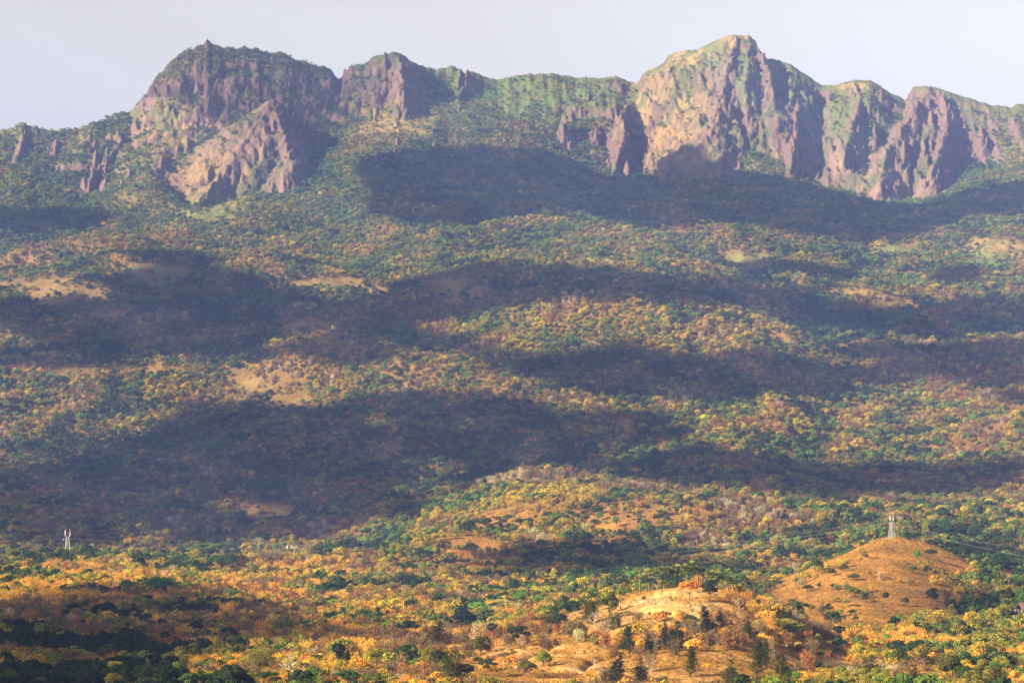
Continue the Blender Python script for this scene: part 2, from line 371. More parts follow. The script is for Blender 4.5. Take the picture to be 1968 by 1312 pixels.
px_, py_, dd_ = PXG, PYG, DD
def col(r, g, b): return np.array([r, g, b], float)
n1 = fbm(X / 70, Y / 70, 4, 90); n2 = fbm(X / 18, Y / 18, 3, 91); n3 = fbm(X / 260, Y / 260, 3, 92)
wnear = np.interp(D, [700, 1800, 3000, 5000], [1, 0.85, 0.6, 0.2])[:, None]
dry = col(0.36, 0.172, 0.036); olive = col(0.12, 0.085, 0.03); grn = col(0.10, 0.125, 0.035); tan_ = col(0.44, 0.25, 0.09)
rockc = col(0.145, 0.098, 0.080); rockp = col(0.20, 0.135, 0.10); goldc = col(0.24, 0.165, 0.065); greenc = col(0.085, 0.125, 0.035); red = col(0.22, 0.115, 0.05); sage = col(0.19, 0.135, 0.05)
G = olive[None, None] * (1 - wnear[..., None]) + (0.55 * dry + 0.45 * olive)[None, None] * wnear[..., None]
def mixin(G, c, w): return G * (1 - w[..., None]) + c * w[..., None]
bare = blobs(BARE, px_, py_, dd_)
bare = bare * np.clip(0.55 + 0.9 * n1 + 0.6 * n2, 0, 1)
G = mixin(G, dry * (1 - sstep(1900, 3200, DD))[..., None] + sage * sstep(1900, 3200, DD)[..., None], np.clip(bare * 1.3, 0, 1))
fgb = blobs(BARE[:6], px_, py_, dd_)
G = mixin(G, tan_, np.clip(fgb * sstep(-0.1, 0.5, n1 + 0.6 * n2), 0, 1))
G = mixin(G, col(0.48, 0.34, 0.17), np.clip(blobs([(1215,1240,44,9,640,1200),(1345,1165,36,9,640,1200),(1000,1278,34,7,640,1200),(1140,1285,46,8,640,1200),(1255,1155,36,8,640,1200),(1560,1262,50,7,640,1100),(1360,1215,60,12,640,1200)], px_, py_, dd_) * sstep(-0.4, 0.2, n2), 0, 1))
G = mixin(G, red, np.clip(sstep(0.15, 0.6, n3 + 0.5 * n1) * 0.5 * (bare < 0.9), 0, 1))
far = sstep(5000, 5500, DD)
G = mixin(G, grn, far * 0.8)
softz = np.clip(blobs([(960,190,210,80,5800,7000),(1300,200,110,130,5800,7000),(1460,170,130,90,5800,7000),(1640,220,70,70,5800,7000)], px_, py_, dd_) * 1.3, 0, 1)
rock = far * sstep(0.72, 1.2, blur(blur(slope, 5, 0), 5, 1) + 0.35 * n1 + 0.3 * n2 - 0.55 * softz + 0.5 * np.clip(-CURV / 14, -0.3, 0.6) * 0)
rock = np.maximum(rock, SP * sstep(0.5, 0.9, slope + 0.3 * n1) * 0.95)
green = np.clip(blobs(GREEN_G, px_, py_, dd_) * 1.2, 0, 1)
gold = np.clip(blobs(GOLD_G, px_, py_, dd_) * 1.2, 0, 1)
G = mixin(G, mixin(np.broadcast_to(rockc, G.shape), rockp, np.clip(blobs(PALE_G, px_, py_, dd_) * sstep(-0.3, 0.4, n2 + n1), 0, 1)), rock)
G = mixin(G, greenc, np.clip(green * sstep(-0.35, 0.25, n1 + 0.7 * n2) * np.where(far > 0.5, (1 - 0.45 * rock) * (1 - 0.75 * SP), 1), 0, 1))
G = mixin(G, col(0.15, 0.165, 0.045), np.clip(blobs([(1430,500,60,18,4200,5000),(1730,480,50,14,4300,5000),(1910,478,75,22,4300,5100),(400,400,60,24,5000,6000)], px_, py_, dd_) * 1.3 * sstep(-0.6, 0.1, n1), 0, 1))
G = mixin(G, goldc, np.clip(gold * sstep(-0.4, 0.2, n2 + 0.6 * n1) * (1 - 0.3 * rock), 0, 1))
mossy = far * rock * sstep(0.05, 0.4, fbm(X / 45, Y / 70, 4, 95)) * 0.6
G = mixin(G, greenc * 0.8, mossy)
G = G * (1 + 0.22 * n2[..., None] + 0.15 * n1[..., None])
G = np.clip(G, 0.01, 0.9)
ROCK = rock

m_ground, nt, out = new_mat("hillside_ground")
N, L = nt.nodes, nt.links
at = N.new('ShaderNodeAttribute'); at.attribute_name = 'ground_colour'
tc = N.new('ShaderNodeNewGeometry')
no = N.new('ShaderNodeTexNoise'); no.inputs['Scale'].default_value = 0.35; no.inputs['Detail'].default_value = 6
L.new(tc.outputs['Position'], no.inputs['Vector'])
rmp = N.new('ShaderNodeMapRange'); rmp.inputs[1].default_value = 0.3; rmp.inputs[2].default_value = 0.7; rmp.inputs[3].default_value = 0.65; rmp.inputs[4].default_value = 1.3
L.new(no.outputs[0], rmp.inputs[0])
mul = N.new('ShaderNodeVectorMath'); mul.operation = 'SCALE'
L.new(at.outputs['Color'], mul.inputs[0]); L.new(rmp.outputs[0], mul.inputs['Scale'])
no2 = N.new('ShaderNodeTexNoise'); no2.inputs['Scale'].default_value = 0.09; no2.inputs['Detail'].default_value = 9; no2.inputs['Roughness'].default_value = 0.65
L.new(tc.outputs['Position'], no2.inputs['Vector'])
bmp = N.new('ShaderNodeBump'); bmp.inputs['Strength'].default_value = 0.8; bmp.inputs['Distance'].default_value = 9.0
L.new(no2.outputs[0], bmp.inputs['Height'])
bs = N.new('ShaderNodeBsdfDiffuse')
L.new(mul.outputs[0], bs.inputs['Color']); L.new(bmp.outputs[0], bs.inputs['Normal']); L.new(bs.outputs[0], out.inputs['Surface'])

nd, nu = Z.shape
idx = np.arange(nd * nu).reshape(nd, nu)
faces = np.stack([idx[:-1, :-1], idx[:-1, 1:], idx[1:, 1:], idx[1:, :-1]], -1).reshape(-1, 4)
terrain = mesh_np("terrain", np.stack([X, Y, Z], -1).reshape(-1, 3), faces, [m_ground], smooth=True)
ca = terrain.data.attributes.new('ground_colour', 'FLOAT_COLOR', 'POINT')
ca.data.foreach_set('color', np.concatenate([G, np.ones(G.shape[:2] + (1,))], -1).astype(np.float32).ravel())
tag(terrain, kind='structure')

# ------------------------------------------------------------------ clouds: real cumulus above the range, their shadows fall on the hills
SHADE = [
 [(262,200),(300,140),(398,60),(640,115),(700,110),(760,85),(815,120),(835,190),(800,200),(700,212),(650,250),(600,245),(560,228),(500,205),(440,250),(400,225),(350,180),(290,182)],
 [(690,330),(740,298),(870,287),(1000,290),(1090,302),(1150,345),(1240,345),(1270,318),(1335,268),(1345,325),(1400,348),(1480,340),(1560,362),(1640,382),(1700,402),(1800,402),(1870,368),(1990,350),(1990,420),(1880,425),(1780,450),(1700,465),(1600,460),(1480,440),(1400,432),(1300,445),(1200,428),(1100,402),(1000,412),(950,436),(800,428),(720,408),(690,388),(745,382),(730,350)],
 [(0,560),(60,572),(170,556),(230,520),(290,490),(400,490),(450,502),(560,548),(680,580),(730,568),(820,532),(930,512),(1100,522),(1400,537),(1560,580),(1650,592),(1750,592),(1990,572),(1990,640),(1800,658),(1640,690),(1600,680),(1560,640),(1500,615),(1330,590),(1100,572),(960,588),(860,612),(750,628),(640,622),(560,648),(520,668),(430,692),(300,700),(150,702),(0,705)],
 [(470,690),(640,640),(830,632),(900,655),(1000,692),(1100,680),(1250,672),(1350,690),(1450,682),(1560,702),(1640,712),(1800,672),(1990,650),(1990,690),(1880,722),(1700,742),(1600,762),(1450,772),(1300,768),(1150,748),(1040,735),(940,690),(880,672),(800,690),(640,700),(560,690)],
 [(0,905),(120,892),(250,856),(370,800),(330,775),(430,775),(560,790),(640,780),(760,762),(900,755),(1010,760),(1150,780),(1330,812),(1365,838),(1300,850),(1200,862),(1100,882),(1060,908),(960,918),(870,958),(800,998),(720,1000),(640,1036),(500,1040),(420,1050),(250,1055),(130,1052),(0,1050)],
 [(1100,890),(1250,872),(1400,882),(1520,892),(1700,902),(1860,900),(1990,880),(1990,940),(1800,958),(1700,985),(1600,985),(1480,958),(1350,938),(1200,925),(1110,908)],
 [(-200,1185),(120,1185),(230,1140),(330,1130),(440,1150),(520,1195),(640,1190),(660,1225),(600,1255),(450,1256),(370,1290),(260,1310),(200,1420),(-200,1420)],
 [(880,1090),(960,1066),(1100,1045),(1250,1055),(1350,1080),(1470,1120),(1380,1105),(1200,1105),(1000,1128),(910,1112)],
 [(1790,1110),(1850,1098),(1900,1135),(1960,1160),(1900,1205),(1830,1185)],
 [(1830,1030),(1990,1062),(1990,1086),(1860,1074)],
 [(1420,508),(1500,502),(1640,530),(1650,545),(1450,545)],[(1800,520),(1890,512),(1880,555),(1820,560)],
 [(0,405),(200,405),(215,438),(0,450)],[(1830,690),(1990,680),(1990,800),(1900,770)],
]
ZC = 1750.0
sub = (slice(None, None, 2), slice(None, None, 2))
vis = VIS[sub] & (np.abs(UU[sub]) < 0.30) & (DD[sub] > 380)
xs, ys, zs = X[sub][vis], Y[sub][vis], Z[sub][vis]
pxv, pyv = PXG[sub][vis], PYG[sub][vis]
wob = 15 * fbm(pxv / 55, pyv / 22, 4, 300)
hole = fbm(pxv / 95, pyv / 26, 4, 320) > np.interp(pyv, [380, 480], [0.9, 0.24])
in_s = [in_poly(pxv + wob, pyv + 0.6 * wob, p) & ~hole for p in SHADE]
k = (ZC - zs) / to_sun[2]
import bmesh
bm = bmesh.new(); bmesh.ops.create_icosphere(bm, subdivisions=1, radius=1)
iv = np.array([v.co[:] for v in bm.verts]); itf = np.array([[v.index for v in f.verts] for f in bm.faces]); bm.free()
def cloud_bank(inm):
    cx, cy = xs + to_sun[0] * k, ys + to_sun[1] * k
    CELL = 16.0
    ox, oy = cx.min() - 300, cy.min() - 300
    nx_, ny_ = int((cx.max() - ox + 300) / CELL), int((cy.max() - oy + 300) / CELL)
    ci, cj = ((cy - oy) / CELL).astype(int), ((cx - ox) / CELL).astype(int)
    cnt = np.zeros((ny_, nx_)); shd = np.zeros((ny_, nx_))
    np.add.at(cnt, (ci, cj), 1); np.add.at(shd, (ci, cj), inm)
    for _ in range(3):
        cnt = blur(blur(cnt, 3, 0), 3, 1); shd = blur(blur(shd, 3, 0), 3, 1)
    mask = (shd / np.maximum(cnt, 1e-6) > 0.5) & (cnt > 0.004)
    dist = np.zeros(mask.shape); m = mask.copy()
    while m.any():
        dist += m
        e = m.copy(); e[1:] &= m[:-1]; e[:-1] &= m[1:]; e[:, 1:] &= m[:, :-1]; e[:, :-1] &= m[:, 1:]
        m = e
    unc = dist.copy(); puffs = []
    gi, gj = np.mgrid[0:ny_, 0:nx_]
    jit = 1 + 0.25 * rng.random(mask.shape)
    while len(puffs) < 14000:
        q = np.argmax(unc * jit); i, j = divmod(q, nx_)
        if unc[i, j] <= 0.5: break
        r = min(dist[i, j] + 0.35, 14)
        a0, a1, b0, b1 = max(0, i - 16), i + 17, max(0, j - 16), j + 17
        unc[a0:a1, b0:b1][np.hypot(gi[a0:a1, b0:b1] - i, gj[a0:a1, b0:b1] - j) < r * 0.8] = 0
        puffs.append((ox + (j + 0.5) * CELL, oy + (i + 0.5) * CELL, r * CELL))
    pv, pf = [], []
    for n_, (a, b, r) in enumerate(puffs):
        v = iv * (1 + 0.08 * rng.standard_normal((len(iv), 1)))
        v = v * np.array([r * 1.0, r * 1.0, r * 0.42])
        pv.append(v + np.array([a, b, ZC + rng.normal(0, 6)])); pf.append(itf + n_ * len(iv))
    return np.concatenate(pv), np.concatenate(pf)
m_cloud, nt, out = new_mat("cloud_white")
bs = nt.nodes.new('ShaderNodeBsdfDiffuse'); bs.inputs[0].default_value = (0.85, 0.85, 0.86, 1); nt.links.new(bs.outputs[0], out.inputs[0])
cv, cf = cloud_bank(np.any(in_s[1:], 0))
clouds = mesh_np("clouds", cv, cf, [m_cloud], smooth=True)
tag(clouds, kind='structure')
m_thin, nt, out = new_mat("thin_cloud")
bs = nt.nodes.new('ShaderNodeBsdfDiffuse'); bs.inputs[0].default_value = (0.85, 0.85, 0.86, 1)
tr_ = nt.nodes.new('ShaderNodeBsdfTransparent'); mx_ = nt.nodes.new('ShaderNodeMixShader'); mx_.inputs[0].default_value = 0.16
nt.links.new(tr_.outputs[0], mx_.inputs[1]); nt.links.new(bs.outputs[0], mx_.inputs[2]); nt.links.new(mx_.outputs[0], out.inputs[0])
cv, cf = cloud_bank(in_s[0])
thin = mesh_np("clouds", cv, cf, [m_thin], smooth=True)
tag(thin, kind='structure')
# ------------------------------------------------------------------ vegetation: shapes
m_leaf, nt, out = new_mat("foliage")
N, L = nt.nodes, nt.links
ta = N.new('ShaderNodeAttribute'); ta.attribute_type = 'INSTANCER'; ta.attribute_name = 'tint'
ge = N.new('ShaderNodeNewGeometry')
mr = N.new('ShaderNodeMapRange'); mr.inputs[3].default_value = 0.62; mr.inputs[4].default_value = 1.42
L.new(ge.outputs['Random Per Island'], mr.inputs[0])
vm = N.new('ShaderNodeVectorMath'); vm.operation = 'SCALE'
L.new(ta.outputs['Color'], vm.inputs[0]); L.new(mr.outputs[0], vm.inputs['Scale'])
d1 = N.new('ShaderNodeBsdfDiffuse'); d2 = N.new('ShaderNodeBsdfTranslucent'); mx = N.new('ShaderNodeMixShader'); mx.inputs[0].default_value = 0.35
L.new(vm.outputs[0], d1.inputs[0]); L.new(vm.outputs[0], d2.inputs[0])
L.new(d1.outputs[0], mx.inputs[1]); L.new(d2.outputs[0], mx.inputs[2]); L.new(mx.outputs[0], out.inputs[0])

def bark_mat(name, c):
    m, nt, out = new_mat(name)
    N, L = nt.nodes, nt.links
    g = N.new('ShaderNodeNewGeometry'); no = N.new('ShaderNodeTexNoise'); no.inputs['Scale'].default_value = 1.3; no.inputs['Detail'].default_value = 5
    L.new(g.outputs['Position'], no.inputs['Vector'])
    cr = N.new('ShaderNodeValToRGB')
    cr.color_ramp.elements[0].position = 0.3; cr.color_ramp.elements[0].color = (c[0] * 0.6, c[1] * 0.58, c[2] * 0.55, 1)
    cr.color_ramp.elements[1].position = 0.7; cr.color_ramp.elements[1].color = (c[0] * 1.2, c[1] * 1.2, c[2] * 1.2, 1)
    L.new(no.outputs[0], cr.inputs[0])
    b = N.new('ShaderNodeBsdfDiffuse'); L.new(cr.outputs[0], b.inputs[0]); L.new(b.outputs[0], out.inputs[0])
    return m
m_bark = bark_mat("bark_brown", (0.17, 0.12, 0.08))
m_pale = bark_mat("bark_pale", (0.50, 0.42, 0.32))

class Geo:
    def __init__(s): s.v, s.f, s.n = [], [], 0
    def add(s, v, f):
        v = np.asarray(v, float).reshape(-1, 3); f = np.asarray(f, int).reshape(-1, 4)
        s.v.append(v); s.f.append(f + s.n); s.n += len(v)
    def get(s):
        if not s.v: return np.zeros((0, 3)), np.zeros((0, 4), int)
        return np.concatenate(s.v), np.concatenate(s.f)
def unit(v): return v / (np.linalg.norm(v, axis=-1, keepdims=True) + 1e-9)
def tube(g, pts, rad, k=5):
    pts = np.asarray(pts, float); n = len(pts)
    tn = unit(np.gradient(pts, axis=0))
    ref = np.where(np.abs(tn[:, 2:3]) < 0.9, np.array([[0, 0, 1.0]]), np.array([[1.0, 0, 0]]))
    a = unit(np.cross(tn, ref)); b = np.cross(tn, a)
    th = np.arange(k) * 2 * math.pi / k
    rad = np.asarray(rad, float)[:, None, None]
    v = pts[:, None, :] + rad * (np.cos(th)[None, :, None] * a[:, None, :] + np.sin(th)[None, :, None] * b[:, None, :])
    i, j = np.meshgrid(np.arange(n - 1), np.arange(k), indexing='ij')
    j2 = (j + 1) % k
    g.add(v, np.stack([i * k + j, i * k + j2, (i + 1) * k + j2, (i + 1) * k + j], -1))
def leaves(g, pos, nrm, w, l, r, along=None):
    n = len(pos)
    nrm = unit(nrm)
    t = unit(np.cross(nrm, r.standard_normal((n, 3)))) if along is None else unit(along)
    b = unit(np.cross(nrm, t))
    w = np.asarray(w) * (0.6 + 0.8 * r.random(n)); l = np.asarray(l) * (0.6 + 0.8 * r.random(n))
    hw, hl = (w / 2)[:, None], (l / 2)[:, None]
    bend = nrm * (w * 0.15)[:, None]
    v = np.stack([pos - t * hl, pos + b * hw + bend, pos + t * hl, pos - b * hw + bend], 1)
    g.add(v, np.arange(n * 4).reshape(n, 4))
def lobe_leaves(g, lobes, n, size, r, jit=0.55, inner=0.7, droop=0.0):
    lobes = np.asarray(lobes, float)
    a = (lobes[:, 3] * lobes[:, 4] + lobes[:, 4] * lobes[:, 5] + lobes[:, 3] * lobes[:, 5]); a = a / a.sum()
    k = r.choice(len(lobes), n, p=a)
    d = unit(r.standard_normal((n, 3))); d[:, 2] = np.where(d[:, 2] < -0.35, -d[:, 2], d[:, 2])
    rr = inner + (1.08 - inner) * r.random((n, 1)) ** 0.6
    p = lobes[k, :3] + d * rr * lobes[k, 3:6]
    leaves(g, p, d + jit * r.standard_normal((n, 3)), size, size * 1.25, r)
def limb(g, a, b, r0, r1, r, k=5, n=4, bow=0.08):
    a, b = np.array(a, float), np.array(b, float)
    t = np.linspace(0, 1, n)[:, None]
    L_ = np.linalg.norm(b - a)
    p = a + (b - a) * t + np.sin(t * math.pi) * r.standard_normal(3) * L_ * bow
    tube(g, p, np.linspace(r0, r1, n), k)
    return p

def broadleaf(seed, n, size, h=10.0, w=9.0, low=0.3, nl=9, flat=1.0, fill=1.0):
    """crown and trunk of a rounded tree, h metres tall and w wide"""
    r = np.random.default_rng(seed); cr, tr = Geo(), Geo()
    th = h * (low + 0.12)
    lean = r.normal(0, 0.04 * h, 2)
    tube(tr, [(0, 0, -0.8), (0, 0, 0.2), (lean[0] * 0.5, lean[1] * 0.5, th * 0.6), (lean[0], lean[1], th)], [0.035 * h, 0.028 * h, 0.022 * h, 0.018 * h], 6)
    lobes = []
    for i in range(nl):
        a = i * 2.4 + r.normal(0, 0.3); q = math.sqrt((i + 0.5) / nl)
        rad = q * w * 0.38 * (0.6 + 0.7 * r.random())
        z = h * (low + (0.97 - low) * (0.28 + 0.52 * (1 - q ** 1.5) + 0.22 * r.random()))
        s = w * (0.12 + 0.14 * r.random()) * fill
        lobes.append((math.cos(a) * rad, math.sin(a) * rad, z, s, s, s * 0.78 * flat))
        limb(tr, (lean[0], lean[1], th), (math.cos(a) * rad, math.sin(a) * rad, z), 0.014 * h, 0.004 * h, r, 4)
    lobe_leaves(cr, lobes, n, size, r)
    return cr, tr
def umbrella(seed, n, size, h=9.0, w=12.0):
    r = np.random.default_rng(seed); cr, tr = Geo(), Geo()
    th = h * 0.42
    tube(tr, [(0, 0, -0.8), (0.1, 0, th * 0.5), (0.25, 0.1, th)], [0.035 * h, 0.028 * h, 0.022 * h], 6)
    lobes = []
    for i in range(11):
        a = i * 2.4 + r.normal(0, 0.3); q = math.sqrt((i + 0.3) / 11)
        rad = q * w * 0.42
        z = h * (0.86 - 0.16 * q + 0.07 * r.normal())
        s = w * (0.12 + 0.05 * r.random())
        lobes.append((math.cos(a) * rad, math.sin(a) * rad, z, s * 1.2, s * 1.2, s * 0.42))
        limb(tr, (0.25, 0.1, th), (math.cos(a) * rad, math.sin(a) * rad, z), 0.014 * h, 0.004 * h, r, 4, 5, 0.06)
    lobe_leaves(cr, lobes, n, size, r, 0.5, 0.5)
    return cr, tr
def feathery(seed, n, size, h=12.0, w=6.0, tops=3):
    """a dark feathery tree with pointed tops and hanging fine foliage"""
    r = np.random.default_rng(seed); cr, tr = Geo(), Geo()
    for i in range(tops):
        a = i * 2.1 + r.random(); hh = h * (1 if i == 0 else 0.62 + 0.25 * r.random())
        bx, by = (0, 0) if i == 0 else (math.cos(a) * w * 0.22, math.sin(a) * w * 0.22)
        limb(tr, (bx * 0.2, by * 0.2, -0.6), (bx, by, hh * 0.95), 0.018 * h, 0.003 * h, r, 5, 5, 0.02)
        m = n // tops
        nb = 26
        bz = hh * (0.14 + 0.84 * np.linspace(0, 1, nb) ** 0.9); ba = np.arange(nb) * 2.39 + r.random()
        bl = w * 0.5 * (0.28 + 0.72 * np.sin(np.clip((1 - bz / hh) * 1.5, 0, 1.4))) * (0.3 + 1.05 * r.random(nb)) * (1 if i == 0 else 0.85)
        for z_, a_, l_ in zip(bz[::2], ba[::2], bl[::2]):
            limb(tr, (bx, by, z_ * 0.93), (bx + math.cos(a_) * l_ * 0.8, by + math.sin(a_) * l_ * 0.8, z_ + 0.22 * l_), 0.006 * h, 0.002 * h, r, 3, 3)
        k = r.integers(0, nb, m); q = r.random(m) ** 0.7
        sp = 0.24 * bl[k]
        p = np.stack([bx + np.cos(ba[k]) * bl[k] * q, by + np.sin(ba[k]) * bl[k] * q, bz[k] + 0.3 * bl[k] * q], -1) + r.standard_normal((m, 3)) * sp[:, None] * np.array([1, 1, 0.9])
        out_ = np.stack([np.cos(ba[k]), np.sin(ba[k]), 0.9 + 0 * q], -1) + 0.55 * r.standard_normal((m, 3))
        leaves(cr, p, np.stack([np.cos(ba[k]), np.sin(ba[k]), 0.5 + 0 * q], -1) + 0.6 * r.standard_normal((m, 3)), size * 0.5, size * 2.0, r, out_)
    return cr, tr
def twiggy(seed, n, size, h=5.0, w=5.0, tall=0.0, k3=3):
    """a leafless or nearly leafless bush: a fan of stems breaking into fine twigs"""
    r = np.random.default_rng(seed); cr, tr = Geo(), Geo()
    tips = []
    ns = 9
    for i in range(ns):
        a = i * 2.4 + r.random(); q = 0.25 + 0.75 * r.random()
        e = np.array([math.cos(a) * w * 0.42 * q, math.sin(a) * w * 0.42 * q, h * (0.95 - 0.35 * q * r.random())])
        p = limb(tr, (math.cos(a) * 0.15, math.sin(a) * 0.15, -0.3), e, 0.014 * h, 0.004 * h, r, k3, 4, 0.1)
        tips.append((p, e))
    m = n
    k = r.integers(0, ns, m); q = 0.3 + 0.75 * r.random(m)
    P = np.array([t[0] for t in tips])
    fi = np.clip(q * 3, 0, 2.999); i0 = fi.astype(int); fr = (fi - i0)[:, None]
    base = P[k, i0] * (1 - fr) + P[k, i0 + 1] * fr
    pos = base + r.standard_normal((m, 3)) * np.array([w * 0.11, w * 0.11, h * 0.09])
    pos[:, 2] = np.abs(pos[:, 2])
    up = unit(pos * np.array([1, 1, 0.6]) + 1e-3) + np.array([0, 0, 0.8]) + 0.5 * r.standard_normal((m, 3))
    leaves(cr, pos, unit(pos * np.array([1, 1, 0.4]) + np.array([0, 0, 0.8])) + 0.8 * r.standard_normal((m, 3)), size * 0.32, size * 1.9, r, up)
    return cr, tr
def shrub(seed, n, size, h=4.0, w=5.0):
    r = np.random.default_rng(seed); cr, tr = Geo(), Geo()
    lobes = []
    for i in range(8):
        a = i * 2.4 + r.random(); q = math.sqrt((i + 0.2) / 8)
        rad = q * w * 0.33; s = w * (0.17 + 0.1 * r.random())
        z = h * (0.34 + 0.36 * (1 - q) + 0.16 * r.random())
        lobes.append((math.cos(a) * rad, math.sin(a) * rad, z, s, s, s * 0.8))
        limb(tr, (0.1 * math.cos(a), 0.1 * math.sin(a), -0.3), (math.cos(a) * rad, math.sin(a) * rad, z), 0.012 * h, 0.004 * h, r, 3, 3)
    lobe_leaves(cr, lobes, n, size, r, 0.75, 0.45)
    return cr, tr
def strip(g, pts, wid, side):
    """a leaf strip along points, folded in a shallow V"""
    pts = np.asarray(pts, float); n = len(pts)
    wid = np.asarray(wid)[:, None]
    dn = np.array([0, 0, -0.35])
    v = np.concatenate([pts, pts + (side + dn) * wid, pts + (-side + dn) * wid])
    i = np.arange(n - 1)
    f1 = np.stack([i, i + 1, n + i + 1, n + i], -1); f2 = np.stack([i + 1, i, 2 * n + i, 2 * n + i + 1], -1)
    g.add(v, np.concatenate([f1, f2]))
def coconut(seed, h=11.0, fl=4.2, nf=18):
    r = np.random.default_rng(seed); cr, tr = Geo(), Geo()
    lx, ly = r.normal(0, 0.7, 2)
    t = np.linspace(0, 1, 6)
    tube(tr, np.stack([lx * t ** 2, ly * t ** 2, -0.5 + (h * 0.82 + 0.5) * t], -1), np.linspace(0.24, 0.15, 6), 6)
    top = np.array([lx, ly, h * 0.82])
    for i in range(nf):
        a = i * 2.4; el = 1.15 - 1.5 * (i / nf); ln = fl * (0.85 + 0.3 * r.random())
        s = np.linspace(0, 1, 6)
        dr = np.array([math.cos(a), math.sin(a), 0])
        pts = top + dr * (s * ln * math.cos(el) * (1 - 0.15 * s))[:, None] + np.array([0, 0, 1]) * (s * ln * math.sin(el) - 0.45 * ln * s ** 2)[:, None]
        side = np.array([-math.sin(a), math.cos(a), 0])
        strip(cr, pts, 0.5 * np.array([0.15, 0.8, 1, 0.95, 0.7, 0.1]), side)
    return cr, tr
def fan_palm(seed, h=10.0, cr_r=2.1, nf=40):
    r = np.random.default_rng(seed); cr, tr = Geo(), Geo()
    tx = r.normal(0, 0.3)
    tube(tr, [(0, 0, -0.5), (tx * 0.2, 0, h * 0.3), (tx, 0, h - cr_r)], [0.30, 0.22, 0.2], 6)
    top = np.array([tx, 0, h - cr_r])
    for i in range(nf):
        d = np.array(unit(r.standard_normal(3))); d[2] = d[2] * 0.9 + 0.15; d = unit(d)
        c = top + d * cr_r * 0.55
        tube(tr, [top, c], [0.04, 0.03], 3)
        s1 = unit(np.cross(d, np.array([0.1, 0.2, 1]))); s2 = np.cross(d, s1)
        tilt = unit(s2 + 0.5 * d)
        for q in range(7):          # pleated blades of one fan
            a0 = (q - 3) * 0.38
            dirq = unit(d * math.cos(a0) + s1 * math.sin(a0))
            e = c + dirq * cr_r * (0.55 - 0.02 * abs(q - 3)) - np.array([0, 0, 0.12 * cr_r])
            sd = unit(np.cross(dirq, tilt)) * cr_r * 0.15
            m_ = c + dirq * cr_r * 0.3
            cr.add([c, m_ + sd, e, m_ - sd], [[0, 1, 2, 3]])
    return cr, tr
def bare(seed, h=9.0, w=9.0, depth=4, k=4, thick=0.022):
    r = np.random.default_rng(seed); tr = Geo()
    def br(p, d, ln, rd, lev):
        e = p + d * ln
        limb(tr, p, e, rd, rd * 0.62, r, k if lev else 6, 4, 0.09)
        if lev >= depth: return
        for q in range(2 if lev else 4):
            nd = unit(d + r.standard_normal(3) * np.array([0.75 * w / h, 0.75 * w / h, 0.35]) + np.array([0, 0, 0.12]))
            br(e, nd, ln * (0.62 + 0.22 * r.random()), rd * 0.6, lev + 1)
        if lev: br(e, unit(d + 0.25 * r.standard_normal(3)), ln * 0.7, rd * 0.55, lev + 1)
    br(np.array([0, 0, -0.4]), unit(np.array([r.normal(0, .08), r.normal(0, .08), 1])), h * 0.33, h * thick, 0)
    return Geo(), tr

# ------------------------------------------------------------------ vegetation: what grows where
TINT = dict(dg=(0.038,0.066,0.020), mg=(0.115,0.170,0.034), bg=(0.11,0.22,0.025), ol=(0.22,0.205,0.035), yo=(0.40,0.31,0.035),
            go=(0.60,0.33,0.05), rb=(0.25,0.125,0.045), pb=(0.17,0.122,0.058), pl=(0.42,0.34,0.19))
TK = list(TINT); TV = np.array([TINT[k] for k in TK])
protos = []
def proto(name, fn, bark=None):
    cr, tr = fn
    v1, f1 = cr.get(); v2, f2 = tr.get()
    v = np.concatenate([v1, v2]); f = np.concatenate([f1, f2 + len(v1)])
    o = mesh_np(name, v, f, [m_leaf, bark or m_bark], parent=False, mat_idx=np.r_[np.zeros(len(f1)), np.ones(len(f2))])
    protos.append(o)
    return len(protos) - 1
# names sort in this order inside the collection
P_B = [proto("plant_a%d" % i, broadleaf(10 + i, 420, 0.95, 10, 9.5 + i * 0.6, 0.18 + 0.04 * i)) for i in range(4)]
P_U = [proto("plant_b%d" % i, umbrella(20 + i, 380, 0.9)) for i in range(2)]
P_F = [proto("plant_c%d" % i, feathery(30 + i, 600, 0.6, 12, 6.5)) for i in range(2)]
P_T = [proto("plant_d%d" % i, twiggy(40 + i, 420, 0.5, 5, 5)) for i in range(3)]
P_S = [proto("plant_e%d" % i, shrub(50 + i, 380, 0.5, 4, 5)) for i in range(3)]
P_C = [proto("plant_f%d" % i, coconut(60 + i)) for i in range(2)]
P_P = [proto("plant_g%d" % i, fan_palm(70 + i)) for i in range(1)]
P_D = [proto("plant_h%d" % i, bare(80 + i, 9, 8, 3, 3), m_pale) for i in range(2)]
P_W = [proto("plant_i%d" % i, twiggy(90 + i, 620, 0.85, 9, 8, k3=4), m_pale) for i in range(2)]    # leafless tree
pcol = bpy.data.collections.new("plant_shapes")
for o in protos: pcol.objects.link(o)

